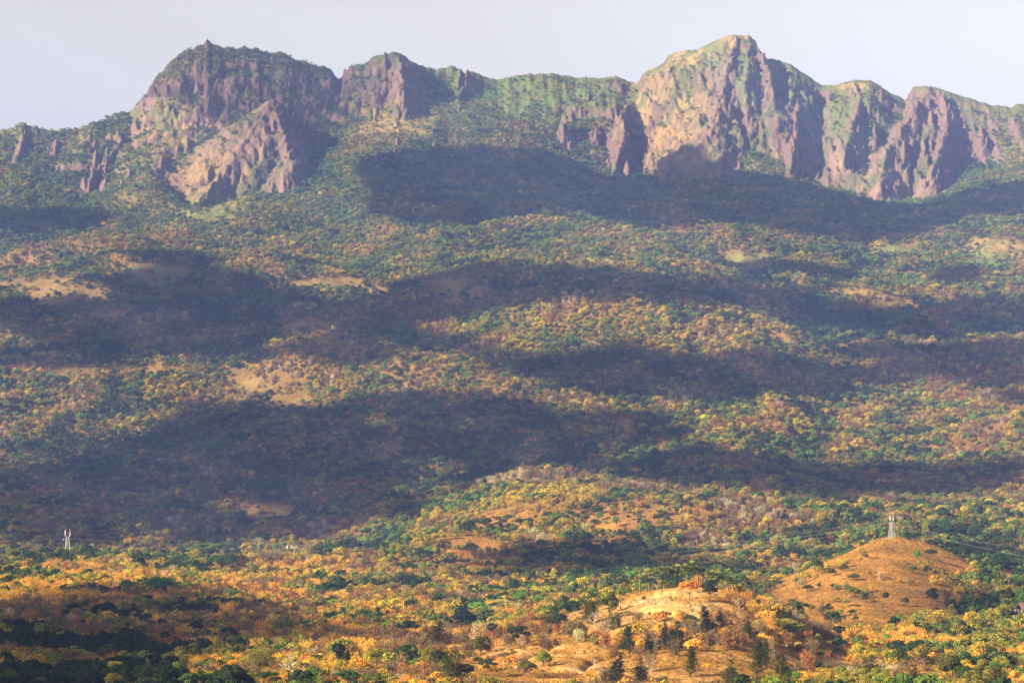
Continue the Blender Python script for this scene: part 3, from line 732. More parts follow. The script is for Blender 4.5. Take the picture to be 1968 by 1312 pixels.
def scatter():
    us, ds = [], []
    d = 640.0
    while d < 6700:
        s = float(np.interp(d, [640, 1000, 1500, 2200, 3200, 4500, 5200, 6700], [4.6, 4.8, 5.4, 6.8, 7.4, 8.0, 8.4, 9.5]))
        n = int(0.60 * d / s)
        u = -0.30 + 0.60 * (np.arange(n) + rng.random(n)) / n
        us.append(u); ds.append(d + s * (rng.random(n) - 0.5)); d += s
    return np.concatenate(us), np.concatenate(ds)
su, sd = scatter()
keep = sd < np.interp(su * FPX + CXP, PXU, dC) + 60
su, sd = su[keep], sd[keep]
sz = zat(su, sd); spx = su * FPX + CXP; spy = CYP - sz * FPX / sd
sx, sy = su * sd, sd
curv = fld(CURV, su, sd); cvn = np.clip(curv / np.interp(sd, [640, 1100, 2000, 3000], [3, 4, 9, 14]), -1.5, 1.5)
n_clump = fbm(sx / 90, sy / 90, 3, 200); n_big = fbm(sx / 420, sy / 420, 3, 201); n_fine = fbm(sx / 35, sy / 35, 2, 202)
b_all = blobs(BARE, spx, spy, sd)
srock = fld(ROCK, su, sd); sslope = fld(slope, su, sd)
gmead = np.clip(blobs(GREEN_G, spx, spy, sd) + blobs(GOLD_G, spx, spy, sd), 0, 1)
dens = np.interp(sd, [640, 1100, 2000, 3500, 4500, 6700], [0.78, 0.78, 0.80, 0.88, 0.97, 0.97]) + 0.25 * n_clump
dens += 0.25 * blobs([(200,1250,330,85,640,1400)], spx, spy, sd)
dens -= 0.22 * np.clip(cvn, 0, 1.5) * (sd > 1100)
dens *= 1 - 0.97 * np.clip(b_all * 1.5, 0, 1) * (1 - 0.35 * (n_fine > 0.15))
dens *= 1 - 0.93 * np.clip(srock * 1.3, 0, 1)
dens *= 1 - 0.80 * gmead * (sd > 4200)
dens = np.where((sd > 5000) & (sslope > 1.2), dens * 0.15, dens)
dens = np.where(sd > np.interp(spx, PXU, dC) - 60, dens * np.where(spx > 1200, 0.04, 0.3), dens)
keep = rng.random(len(su)) < dens
su, sd, sz, spx, spy, sx, sy = [a[keep] for a in (su, sd, sz, spx, spy, sx, sy)]
n_clump, n_big, n_fine, srock, cvn, b_keep = n_clump[keep], n_big[keep], n_fine[keep], srock[keep], cvn[keep], b_all[keep]
NS = len(su)
# how common each leaf colour is:  dg mg bg ol yo go rb pb pl
base_d_ = [640, 1100, 2000, 3000, 3900, 4400, 5200, 6700]
tabp = np.array([[20,12,2,22,8,16,6,10,2],[20,12,2,22,8,16,6,11,2],[22,14,2,22,10,10,4,11,3],[26,20,2,24,9,4,3,10,3],[24,24,2,28,10,1,2,9,4],[16,40,3,28,5,0,1,5,1],[12,48,4,28,4,0,0,2,1],[10,50,4,28,4,0,0,1,0]], float)
Pw = np.stack([np.interp(sd, base_d_, tabp[:, k]) for k in range(9)], 1)
def boost(b, w):
    global Pw
    v = blobs(b, spx, spy, sd)[:, None]
    Pw = Pw * (1 - v) + v * np.array(w, float) * 1.0
boost([(1240,630,260,62,3600,4250)], [5,12,2,26,40,6,2,5,4])                                  # the yellow-green rounded hill
boost([(950,680,140,30,3400,4000)], [12,16,2,26,22,4,4,8,4])
boost([(1650,830,340,80,2300,3600)], [14,16,3,22,16,8,12,7,2])                               # reddish slope at the right
boost([(1880,740,140,60,3000,3900)], [10,8,2,12,14,10,24,16,4])
boost([(60,800,140,60,2800,3700)], [14,12,2,18,16,14,14,8,2]); boost([(100,740,160,30,3000,3900)], [10,14,2,22,24,14,8,5,2])
boost([(620,730,160,40,3000,3900)], [12,18,3,26,16,8,6,10,3])
boost([(170,1125,150,42,1100,2250)], [5,4,1,6,14,62,5,3,0]); boost([(520,1130,170,50,1100,2200)], [4,3,1,8,12,48,12,12,0]); boost([(40,1150,90,40,1100,2200)], [6,4,1,8,14,56,4,4,0])
boost([(1000,985,85,30,2200,2700)], [3,3,1,8,40,42,2,2,0]); boost([(1080,955,60,20,2300,2700)], [5,5,1,10,40,34,2,2,0]); boost([(620,1100,90,22,1800,2500)], [4,6,2,18,34,28,4,4,0])
boost([(860,1000,110,40,2000,3000)], [24,30,6,22,10,4,2,2,0]); boost([(1210,960,60,30,2300,2800)], [16,26,6,16,8,6,8,14,0])
boost([(1350,990,160,40,2000,2800)], [8,8,2,18,18,12,8,16,10])
boost([(250,1060,260,26,2000,2600)], [26,24,3,20,10,10,4,3,0])
boost([(200,1250,330,85,640,1400)], [88,5,0,4,0.5,0.3,1.5,1,0])  # nearly all dark green here, to deepen the lower-left cloud shade
boost([(1100,1090,160,40,1300,2300)], [24,10,1,20,6,6,10,20,3]); boost([(760,1150,140,60,900,2000)], [20,10,1,22,10,14,6,14,3])
boost([(1850,1150,90,50,1200,1900)], [26,10,1,28,6,6,10,13,0]); boost([(1900,1060,110,26,1600,2500)], [50,26,2,14,3,2,2,1,0])
boost([(1850,1260,160,50,640,1200)], [22,8,2,32,10,20,2,4,0]); boost([(1420,1170,90,40,900,1250)], [6,4,1,14,14,50,5,4,2])
boost([(560,1290,200,26,640,900)], [14,8,3,24,20,26,3,2,0]); boost([(1150,1150,140,26,800,1200)], [12,12,4,34,22,12,2,2,0])
boost([(820,640,120,30,3500,4300),(560,560,260,60,4000,5000)], [16,30,3,34,12,1,1,3,1])
boost([(400,900,360,110,2700,3600),(800,850,300,90,2700,3600)], [46,26,1,14,3,0.5,2,6,1])  # dark green growth, made commoner under the clouds to colour their shade
boost([(900,600,120,40,3900,4500),(1300,560,300,30,3900,4700),(450,580,300,70,3800,4600),(1250,725,330,36,3200,3800),(1750,640,240,60,3500,4400),(1500,920,260,50,2300,3300)], [44,30,1,14,2,0,2,5,1])  # likewise: leaf mix darkened and greened where further cloud shade falls
# patches keep company: shift the mix with slow noise
Pw[:, 0:2] *= np.exp(1.6 * n_big + 1.3 * n_clump - 1.1 * cvn)[:, None]; Pw[:, 5:8] *= np.exp(-1.6 * n_big + 0.8 * n_fine + 0.7 * cvn)[:, None]; Pw[:, 4] *= np.exp(0.9 * cvn)
cum = np.cumsum(Pw, 1); cum /= cum[:, -1:]
fld_ = 0.75 * (fbm(sx / 58, sy / 58, 3, 205) * 2.4) + 0.33 * rng.standard_normal(NS) * 0.9
rank_ = np.empty(NS); rank_[np.argsort(fld_)] = (np.arange(NS) + 0.5) / NS
tk = (rank_[:, None] > cum).sum(1)
kind = np.zeros(NS, int); scl = np.ones(NS)
rv = rng.random(NS); r2 = rng.random(NS)
pick = lambda lst: np.array(lst)[rng.integers(0, len(lst), NS)]
tree_s = np.interp(sd, [640, 1500, 2500, 4000, 5500, 6700], [0.66, 0.82, 1.02, 1.18, 1.18, 0.9])
bush = rv < np.interp(sd, [640, 2000, 3500, 5000], [0.45, 0.34, 0.22, 0.12])
gt = tk <= 4
kind = np.where(gt, pick(P_B), kind)
kind = np.where(gt & (r2 < np.interp(sd, [640, 2500, 4500], [0.30, 0.20, 0.08])), pick(P_U), kind)
kind = np.where(gt & (r2 > np.interp(sd, [640, 1300, 2500, 4500], [0.80, 0.90, 0.94, 0.97])) & (tk != 4), pick(P_F), kind)
scl = np.where(gt, tree_s * (0.5 + 0.75 * rng.random(NS) ** 1.5 - 0.14 * cvn), scl)
kind = np.where(gt & bush, pick(P_S), kind); scl = np.where(gt & bush, (0.7 + 0.7 * rng.random(NS)) * np.interp(sd, [640, 2500, 5000], [0.8, 1.1, 1.5]), scl)
go = tk == 5
kind = np.where(go, pick(P_S), kind); scl = np.where(go, (0.7 + 0.8 * rng.random(NS)) * np.interp(sd, [640, 2500], [0.95, 1.35]), scl)
gtw = go & (r2 < 0.5)
kind = np.where(gtw, pick(P_T), kind)
br_ = (tk == 6) | (tk == 7)
kind = np.where(br_, pick(P_T), kind); scl = np.where(br_, (0.7 + 0.8 * rng.random(NS)) * np.interp(sd, [640, 2500], [0.9, 1.35]), scl)
kind = np.where(br_ & (r2 < 0.4), pick(P_W), kind); scl = np.where(br_ & (r2 < 0.4), tree_s * (0.7 + 0.5 * rng.random(NS)), scl)
kind = np.where(br_ & (r2 > 0.75), pick(P_S), kind)
pl = tk == 8
kind = np.where(pl, np.where(r2 < 0.45, pick(P_D), pick(P_W)), kind); scl = np.where(pl, tree_s * (0.7 + 0.5 * rng.random(NS)), scl)
pm = (rng.random(NS) < 0.02 * (sd < 2600) * (sd > 1100)) & gt
kind = np.where(pm, np.where(r2 < 0.7, pick(P_C), P_P[0]), kind); scl = np.where(pm, 0.8 + 0.35 * rng.random(NS), scl)
cons = (sd > 4600) & (srock > 0.3)
scl = np.where(cons, scl * 0.6, scl); scl = np.where(sd > np.interp(spx, PXU, dC) - 90, scl * 0.55, scl)
TVd = TV[tk].copy(); gfar = sstep(1500, 2600, sd)[:, None] * (tk == 5)[:, None]; TVd = TVd * (1 - gfar) + np.array((0.40, 0.27, 0.065)) * gfar
tint = TVd * (0.8 + 0.4 * rng.random((NS, 1))) * (1 + 0.08 * rng.standard_normal((NS, 3)))
mixn = np.clip(0.5 + 0.9 * n_clump, 0, 1)[:, None]
tint = tint * (1 - 0.4 * blobs([(200,1250,330,85,640,1400)], spx, spy, sd) * (tk < 2))[:, None]  # shade put into leaf colour: greens darkened inside the lower-left cloud shadow
tint = np.clip(tint, 0.010, 0.8)
HN = {**{k: 10.0 for k in P_B}, **{k: 9.0 for k in P_U}, **{k: 12.0 for k in P_F}, **{k: 5.0 for k in P_T}, **{k: 4.0 for k in P_S}, **{k: 11.0 for k in P_C}, **{k: 10.0 for k in P_P}, **{k: 9.0 for k in P_D}, **{k: 9.0 for k in P_W}}
hgt = np.array([HN[k] for k in range(len(protos))])[kind] * scl
print("plants", NS)

def points_object(name, sel, kindv):
    me = bpy.data.meshes.new(name)
    P = np.stack([sx, sy, sz - 0.15], -1)[sel].astype(np.float32); n = len(P)
    me.vertices.add(n); me.vertices.foreach_set('co', P.ravel())
    rot = np.zeros((n, 3), np.float32); rot[:, 2] = rng.random(n) * 6.283; rot[:, :2] = rng.normal(0, 0.06, (n, 2))
    sc = scl[sel][:, None] * np.concatenate([0.8 + 0.6 * rng.random((n, 2)), 0.75 + 0.5 * rng.random((n, 1))], 1)
    a = me.attributes.new('spin', 'FLOAT_VECTOR', 'POINT'); a.data.foreach_set('vector', rot.ravel())
    a = me.attributes.new('size', 'FLOAT_VECTOR', 'POINT'); a.data.foreach_set('vector', sc.astype(np.float32).ravel())
    a = me.attributes.new('shape', 'INT', 'POINT'); a.data.foreach_set('value', kindv[sel].astype(np.int32))
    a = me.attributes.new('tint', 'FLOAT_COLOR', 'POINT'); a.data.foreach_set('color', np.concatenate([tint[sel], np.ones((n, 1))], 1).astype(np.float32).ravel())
    o = bpy.data.objects.new(name, me); C.objects.link(o)
    ng = bpy.data.node_groups.new(name + "_scatter", 'GeometryNodeTree')
    ng.interface.new_socket("Geometry", in_out='INPUT', socket_type='NodeSocketGeometry')
    ng.interface.new_socket("Geometry", in_out='OUTPUT', socket_type='NodeSocketGeometry')
    gi_, go_ = ng.nodes.new('NodeGroupInput'), ng.nodes.new('NodeGroupOutput')
    ci_ = ng.nodes.new('GeometryNodeCollectionInfo'); ci_.inputs['Collection'].default_value = pcol
    ci_.inputs['Separate Children'].default_value = True; ci_.inputs['Reset Children'].default_value = True
    ip_ = ng.nodes.new('GeometryNodeInstanceOnPoints'); ip_.inputs['Pick Instance'].default_value = True
    def na(nm, ty):
        x = ng.nodes.new('GeometryNodeInputNamedAttribute'); x.data_type = ty; x.inputs[0].default_value = nm
        return x.outputs[0]
    ng.links.new(gi_.outputs[0], ip_.inputs['Points']); ng.links.new(ci_.outputs[0], ip_.inputs['Instance'])
    ng.links.new(na('shape', 'INT'), ip_.inputs['Instance Index'])
    ng.links.new(na('spin', 'FLOAT_VECTOR'), ip_.inputs['Rotation']); ng.links.new(na('size', 'FLOAT_VECTOR'), ip_.inputs['Scale'])
    ng.links.new(ip_.outputs[0], go_.inputs[0])
    md = o.modifiers.new("scatter", 'NODES'); md.node_group = ng
    return o
# ------------------------------------------------------------------ single trees and shrubs near the camera
DET = {}
def detail(kind_, var):
    """(crown mesh, trunk mesh, nominal height, nominal width) of a near tree, built once"""
    key = (kind_, var)
    if key in DET: return DET[key]
    s = 500 + 13 * var; bark = m_bark
    if kind_ == 'round': g = broadleaf(s, 2600, 0.46, 10, 9.5, 0.14 + 0.05 * var, 10 + var); hw = (10, 9.5)
    elif kind_ == 'flat': g = umbrella(s + 1, 2200, 0.42, 9, 11); hw = (9, 11)
    elif kind_ == 'palebark': g = umbrella(s + 2, 1500, 0.42, 9, 9.5); hw = (9, 9.5); bark = m_pale
    elif kind_ == 'feather': g = feathery(s + 3, 3600, 0.30, 12, 6.0, 2 + var); hw = (12, 6)
    elif kind_ == 'bamboo': g = feathery(s + 4, 5200, 0.34, 12, 11.0, 6); hw = (12, 11)
    elif kind_ == 'shrub': g = shrub(s + 5, 1500, 0.26, 4, 5); hw = (4, 5)
    elif kind_ == 'twig': g = twiggy(s + 6, 1500, 0.24, 5, 5); hw = (5, 5)
    elif kind_ == 'twigtree': g = twiggy(s + 7, 1700, 0.36, 9, 7, k3=4); hw = (9, 7); bark = m_pale
    elif kind_ == 'coco': g = coconut(s + 8); hw = (11, 7)
    elif kind_ == 'fan': g = fan_palm(s + 9); hw = (10, 3.6)
    elif kind_ == 'bare': g = bare(s + 10, 9, 10, 4, 4, 0.026); hw = (9, 8); bark = m_pale
    elif kind_ == 'dark_bare': g = bare(s + 11, 9, 8, 4, 4, 0.02); hw = (9, 7)
    cr, tr = g
    v1, f1 = cr.get(); v2, f2 = tr.get()
    cm = None
    if len(v1):
        o1 = mesh_np("crown", v1, f1, [m_leaf], parent=False); cm = o1.data; bpy.data.objects.remove(o1)
        hw = (max(v1[:, 2].max(), v2[:, 2].max()), hw[1])
    else: hw = (v2[:, 2].max(), np.ptp(v2[:, 0]))
    o2 = mesh_np("trunk", v2, f2, [bark], parent=False); tm = o2.data; bpy.data.objects.remove(o2)
    DET[key] = (cm, tm, hw[0], hw[1])
    return DET[key]
NAME = dict(round='broadleaf_tree', flat='umbrella_tree', palebark='umbrella_tree', feather='feathery_tree', bamboo='bamboo_clump', shrub='leafy_shrub', twig='dry_shrub',
            twigtree='dry_tree', coco='coconut_palm', fan='fan_palm', bare='bare_tree', dark_bare='bare_tree')
CAT = dict(round='tree', flat='tree', palebark='tree', feather='tree', bamboo='bamboo', shrub='shrub', twig='shrub', twigtree='tree', coco='palm', fan='palm', bare='tree', dark_bare='tree')
GRP = dict(tree='trees on the near hills', palm='palms on the near hills', shrub='shrubs on the near hills', bamboo='bamboo on the near hills')
PARTS = dict(shrub=('foliage', 'stems'), twig=('twigs', 'stems'), twigtree=('twigs', 'trunk'), coco=('fronds', 'trunk'), fan=('fronds', 'trunk'), bamboo=('foliage', 'stems'))
plants = []      # (object, kind, colour word, px, py, d)
def plant(kind_, var, px, py, hpx, wpx, tnt, label=None, d=None, dmin=620, base=None):
    if d is None: u, d = hit(px, py, dmin)
    else: u = (px - CXP) / FPX
    z = float(zat(u, d))
    cm, tm, hh, ww = detail(kind_, var)
    sc_h = hpx * d / FPX / hh; sc_w = wpx * d / FPX / ww
    if kind_ in ('coco', 'fan'): sc_w = sc_h * (0.9 if wpx is None else 1) if wpx is None else sc_w
    e = bpy.data.objects.new(NAME[kind_], None); C.objects.link(e)
    e.empty_display_size = 0.5
    e.location = (u * d, d, z - 0.1); e.rotation_euler = (rng.normal(0, 0.05), rng.normal(0, 0.05), rng.random() * 6.283); e.scale = (sc_w, sc_w, sc_h)
    pn = PARTS.get(kind_, ('crown', 'trunk'))
    if cm:
        c = bpy.data.objects.new(pn[0], cm); C.objects.link(c); c.parent = e
        c['tint'] = [float(q) for q in tnt] + [1.0]
    t = bpy.data.objects.new(pn[1], tm); C.objects.link(t); t.parent = e
    tag(e, label, CAT[kind_], GRP[CAT[kind_]])
    plants.append([e, kind_, tnt, px, py, d, hpx])
    return e
T = TINT
def tv(k, f=1.0): return np.clip(np.array(T[k]) * f, 0.01, 0.8)
drk = np.array((0.022, 0.036, 0.020)); oliv = np.array((0.10, 0.105, 0.024)); yel = np.array((0.34, 0.27, 0.03)); brg = np.array((0.08, 0.22, 0.02)); gold = np.array((0.62, 0.31, 0.04)); oran = np.array((0.58, 0.24, 0.04))

# the fan palms along the top of the bare ridge
for i, (px, py, h, w, lb) in enumerate([
    (1230,1136,34,14,"pale green fan palm, lower of the two at the outer end of the ridge palms"),
    (1248,1143,40,17,"fan palm with leaning bare trunk, second along the row on the ridge top"),
    (1272,1128,40,17,"fan palm above the round olive bush, third along the row on the ridge top"),
    (1284,1127,36,16,"dark fan palm right behind the olive bush, fourth along the ridge top row"),
    (1302,1127,40,16,"fan palm with clear straight trunk, fifth along the row on the ridge top"),
    (1309,1126,35,14,"smaller fan palm crowded beside the straight trunked one, sixth along the ridge top"),
    (1321,1127,42,18,"full crowned fan palm over the orange tree, seventh along the ridge top row"),
    (1333,1127,48,14,"tallest fan palm of the row on the ridge top"),
    (1342,1133,40,18,"fan palm between the tallest palm and the dark bushy tree, ninth in the row"),
    (1364,1134,36,16,"fan palm showing over the dark bushy tree, tenth along the ridge top row"),
    (1377,1137,38,18,"fan palm behind the dark bushy tree, eleventh along the ridge top row"),
    (1398,1142,34,18,"dark fan palm, last but one at the far end of the ridge top row"),
    (1408,1145,32,17,"dark fan palm, last of all at the far end of the ridge top row")]):
    plant('fan', i % 3, px, py, h * 1.12, w * 1.45, (np.array((0.26,0.27,0.08)) if i < 5 else np.array((0.18,0.21,0.06))) * (0.8 + 0.4 * rng.random()), lb, d=float(np.interp(px, [1230, 1300, 1410], [1040, 1050, 1040])))
# named trees on and around the bare ridge
for a in [
 ('round',0,1277,1131,16,30,oliv*1.3,"rounded olive bush tree under the fan palms on the ridge top"),
 ('round',1,1325,1152,38,44,oran,"orange leaved tree under the tallest fan palm on the ridge top"),
 ('round',2,1363,1158,46,34,drk*1.6,"dark bushy tree standing at the upper edge of the bare tan ridge"),
 ('feather',0,1353,1224,62,30,drk,"dark feathery tree with pointed tops in the middle of the bare tan ridge"),
 ('feather',1,1385,1210,38,26,drk*1.1,"smaller dark feathery tree with tip leaning beside the pointed one on the bare ridge"),
 ('feather',1,1277,1246,56,18,drk,"narrow dark feathery tree on the bare ridge, next to a broader one"),
 ('feather',2,1301,1252,62,40,drk*1.1,"broad dark feathery tree in the middle of the dark row below the bare ridge"),
 ('feather',0,1209,1256,56,34,drk*1.3,"dark feathery tree at the lower start of the row under the bare ridge"),
 ('feather',2,1247,1262,46,30,drk*1.1,"short dark feathery tree between two taller ones under the bare ridge"),
 ('feather',0,1452,1304,84,42,oliv*0.55,"tallest dark olive feathery tree, rising at the edge of the golden slope"),
 ('feather',1,1440,1228,46,22,oliv*0.6,"slim olive feathery tree just above the tallest dark one"),
 ('palebark',0,970,1184,42,48,np.array((0.40,0.33,0.09)),"flat topped straw coloured tree with white forking trunk in the valley"),
 ('feather',2,1134,1200,66,50,oliv*0.8,"big olive feathery tree beside pale bare stems at the head of the bare ridge"),
 ('round',0,1172,1190,54,34,oliv*1.1,"tall olive green tree beside the big feathery one at the ridge head"),
 ('feather',2,1174,1210,36,34,oliv*1.5,"bright olive small feathery tree on the bare ridge below the tall olive one"),
 ('bare',1,1140,1212,36,24,drk,"pale leafless stems in front of the big olive feathery tree"),
 ('round',1,1074,1219,42,42,drk*1.5,"dark bushy tree alone on the tan slope halfway up the ridge"),
 ('flat',0,994,1246,46,42,drk*1.3,"dark umbrella tree among bare brown trunks on the lower tan slope"),
 ('twigtree',0,975,1248,40,34,tv('pb'),"leafless brown tree beside the dark umbrella tree on the lower tan slope"),
 ('fan',1,948,1230,34,20,drk*2,"dark fan palm with thin trunk between the valley trees and the tan slope"),
 ('round',3,891,1216,46,52,drk,"very dark rounded tree in shade at the foot of the tan slope"),
 ('feather',0,843,1247,56,40,oliv*0.5,"tall dark drooping tree left of the tan slope in the valley"),
 ('flat',1,784,1237,46,50,drk,"dark umbrella tree with pale trunk in the valley, beyond the drooping tree"),
 ('round',2,921,1267,46,42,oliv*0.9,"olive tree with thin trunk at the lower end of the tan slope"),
 ('round',0,1045,1284,36,28,np.array((0.20,0.26,0.02)),"bright lime green round bush tree on the eroded tan slope"),
 ('round',1,1010,1302,36,36,oliv*1.2,"olive round bush below the lime green one on the eroded slope"),
 ('flat',0,938,1300,36,34,drk*1.8,"dark tree with spreading crown at the bottom of the eroded slope"),
 ('feather',2,868,1318,70,62,oliv*0.7,"big dark olive tree at the bottom edge below the tan slope"),
 ('fan',0,897,1316,42,24,drk*1.8,"dark fan palm beside the big olive tree at the bottom edge"),
 ('fan',2,793,1286,38,22,drk*1.6,"dark fan palm over the golden shrubs at the bottom edge"),
 ('fan',1,786,1286,33,18,drk*1.6,"smaller dark fan palm close behind another over the golden shrubs"),
 ('fan',0,1131,1244,21,12,drk*2,"tiny dark fan palm alone on the bare eroded slope"),
 ('dark_bare',0,1098,1284,30,26,drk,"dark leafless stump tree on the eroded tan slope"),
 ('dark_bare',1,1271,1152,15,14,drk,"small dark leafless tree at the brow of the bare ridge"),
 ('shrub',0,1401,1186,7,11,oliv,"single small olive bush on the bright bare crown of the ridge"),
 ('twig',0,1400,1157,30,44,gold*0.85,"golden dry shrub next to the dark bushy tree on the ridge"),
 ('twig',1,1425,1166,28,36,gold*0.75,"golden brown dry shrub further down the far side of the ridge"),
 ('bare',0,1421,1176,30,16,drk,"thin white leafless tree among golden shrubs on the ridge end"),
 ('palebark',1,1534,1219,70,44,np.array((0.07,0.09,0.025)),"flat crowned dark green tree with tall white trunk below the pylon hill"),
 ('fan',2,1613,1238,37,24,drk*2.2,"fan palm with slender trunk below the pylon hill"),
 ('round',0,1716,1213,30,28,drk*1.5,"dark green round tree with long shadow on the lower pylon hill"),
 ('shrub',1,1597,1107,17,25,oliv*0.9,"round olive bush, lowest of three together on the upper pylon hill"),
 ('shrub',2,1622,1098,15,23,oliv*0.8,"olive bush, uppermost of three together on the upper pylon hill"),
 ('shrub',0,1641,1115,14,27,oliv*0.8,"wide low olive bush, third of three together on the upper pylon hill"),
 ('shrub',1,1553,1136,14,28,oliv*0.7,"dark dome shaped bush alone on the shoulder of the pylon hill"),
 ('round',1,1641,1153,26,24,oliv*1.3,"pale olive leafy tree beside the dark green one on the pylon hill"),
 ('round',2,1662,1159,21,18,drk*2,"small deep green tree in the middle of the pylon hill"),
 ('shrub',2,1613,1184,15,22,np.array((0.25,0.25,0.03)),"yellow green bush low on the pylon hill"),
 ('shrub',0,1605,1157,12,20,yel,"straw yellow low bush in the middle of the pylon hill"),
 ('shrub',1,1567,1089,15,15,tv('mg'),"green bush on the skyline edge of the pylon hill"),
 ('round',3,1742,1167,20,18,oliv,"slim olive tree with shadow on the far side of the pylon hill"),
 ('twig',2,1750,1124,14,18,oliv*1.3,"thin see-through bush on the far side of the pylon hill"),
 ('round',0,1783,1105,20,19,tv('dg',1.2),"dark green round tree near the crest end of the pylon hill"),
 ('shrub',2,1753,1100,15,24,oliv,"olive bush below the crest of the pylon hill"),
 ('round',1,1788,1075,22,26,oliv*0.7,"dark olive tree on the falling crest of the pylon hill"),
 ('round',2,1793,1163,34,28,tv('dg',1.3),"taller dark green tree at the bushy edge of the pylon hill"),
 ('feather',1,1777,1294,46,52,oliv*0.8,"large olive tree with ragged crown below the pylon hill, beside a broad one"),
 ('round',3,1725,1294,46,60,oliv*0.75,"broad olive tree at the lower edge below the pylon hill"),
 ('feather',2,1675,1318,62,54,oliv*0.7,"dark ragged olive tree at the bottom edge below the bare patch"),
 ('round',0,1830,1318,60,54,oliv*0.75,"large rounded olive tree at the bottom edge below the pylon hill"),
 ('feather',0,1920,1318,44,42,oliv*0.8,"olive feathery tree in the lower corner by the framed hut"),
 ('bare',2,1868,1314,24,24,drk,"white leafless spreading tree at the bottom edge among olive crowns"),
 ('twigtree',1,1480,1270,52,42,tv('pb',1.3),"leafless brown tree with thin pale stems beside the tallest feathery tree"),
 ('feather',1,1188,1320,72,46,drk*1.2,"tall dark feathery tree at the bottom edge before the eroded slope"),
 ('feather',2,1232,1320,58,42,oliv*0.55,"dark olive feathery tree at the bottom edge beside the taller dark one"),
 ('feather',0,1325,1302,62,34,oliv*0.6,"lone olive feathery tree on the lower grass, under the pointed ridge trees"),
 ('feather',2,1405,1320,56,44,oliv*0.7,"olive green feathery tree at the bottom edge below the tallest one"),
 ('feather',1,1498,1322,62,44,oliv*0.6,"dark feathery tree at the bottom edge just past the tallest one"),
 ('feather',0,1470,1282,58,32,oliv*0.7,"feathery olive tree leaning close against the tallest one"),
 ('feather',2,1590,1320,44,48,oliv*0.8,"wide low feathery tree at the lower rim of the bare patch"),
 ('feather',1,1760,1322,48,46,oliv*0.75,"ragged feathery tree between two rounded olive trees at the bottom edge"),
 ('twigtree',0,1560,1262,44,40,tv('pb',1.3),"leafless see-through tree beside the white trunked flat crown"),
 ('twigtree',1,1250,1290,46,40,tv('pb',1.2),"leafless brown tree below the short feathery one"),
 # lower edge at the left
 ('bamboo',0,500,1304,78,80,np.array((0.21,0.20,0.035)),"big olive gold bamboo clump beside the dead white tree"),
 ('bare',0,566,1316,64,54,drk,"dead white tree with twisted branches by the white roofed hut"),
 ('round',1,610,1290,34,42,tv('dg',1.2),"dark green round tree just behind the dead white tree"),
 ('shrub',0,445,1306,40,46,gold,"golden orange bush beside the bamboo clump"),
 ('fan',2,645,1304,72,24,drk*2.2,"tall fan palm with thin pale trunk by the red hut"),
 ('fan',0,661,1304,62,24,drk*2,"second tall fan palm by the red hut, slightly shorter"),
 ('shrub',1,688,1308,48,52,gold,"large golden orange bush beside the tall fan palms"),
 ('shrub',2,580,1296,40,26,oran,"narrow orange bush behind the dead white tree"),
 ('shrub',1,390,1316,30,60,np.array((0.36,0.32,0.03)),"yellow green bush at the bottom edge below the golden orange one"),
 # the sunlit strip with the two towers
 ('round',2,303,1141,34,58,brg,"bright green spreading tree at the lower edge of the golden shrubs"),
 ('round',0,262,1092,30,38,tv('dg',1.2),"dark green tree on the tower ridge, beside a lone palm"),
 ('coco',0,303,1090,32,22,tv('mg'),"lone palm standing between the dark trees of the tower ridge"),
 ('flat',1,345,1095,28,44,tv('dg',1.4),"dark umbrella tree right of the lone palm on the tower ridge"),
 ('flat',0,400,1075,34,78,tv('mg',0.9),"wide green tree with flat top between the two lattice towers"),
 ('round',3,438,1098,36,52,tv('dg',1.3),"dark green round tree below the wide flat topped one"),
 ('twigtree',0,333,1068,20,26,gold*0.7,"straw coloured dry tree on the tower ridge beside the wide green one"),
 ('palebark',0,566,1077,50,32,np.array((0.24,0.20,0.05)),"yellowish tall tree with pale trunk touching the second tower"),
 ('twigtree',1,593,1079,46,28,np.array((0.26,0.20,0.06)),"pale trunked half bare tree, between the yellowish and the green one"),
 ('round',1,614,1077,32,40,tv('mg',0.8),"green leaning round tree on the far side of the pale trunks"),
 ('bare',1,495,1058,26,18,drk,"leafless pale tree on the tower ridge before the second tower"),
 ('round',0,532,1070,24,28,tv('mg'),"mid green round tree just before the second tower"),
 ('flat',0,485,1180,13,44,drk*1.4,"dark flat topped tree in the red brown scrub"),
 ('flat',1,642,1206,32,42,drk*1.2,"dark umbrella tree at the end of the red brown scrub"),
 ('coco',1,150,1092,24,24,tv('mg'),"palm with bright fronds right beside the first lattice tower"),
 ('coco',0,166,1086,22,22,tv('mg',0.9),"second palm beyond the first lattice tower"),
 ('coco',1,113,1104,24,24,tv('mg',1.1),"palm on the lower side of the first lattice tower"),
 ('coco',0,22,1122,30,24,tv('dg',1.5),"dark palm near the frame edge below the power lines"),
 ('round',2,14,1132,26,36,tv('dg',1.1),"dark round tree under the palm at the frame edge"),
]: plant(*a)
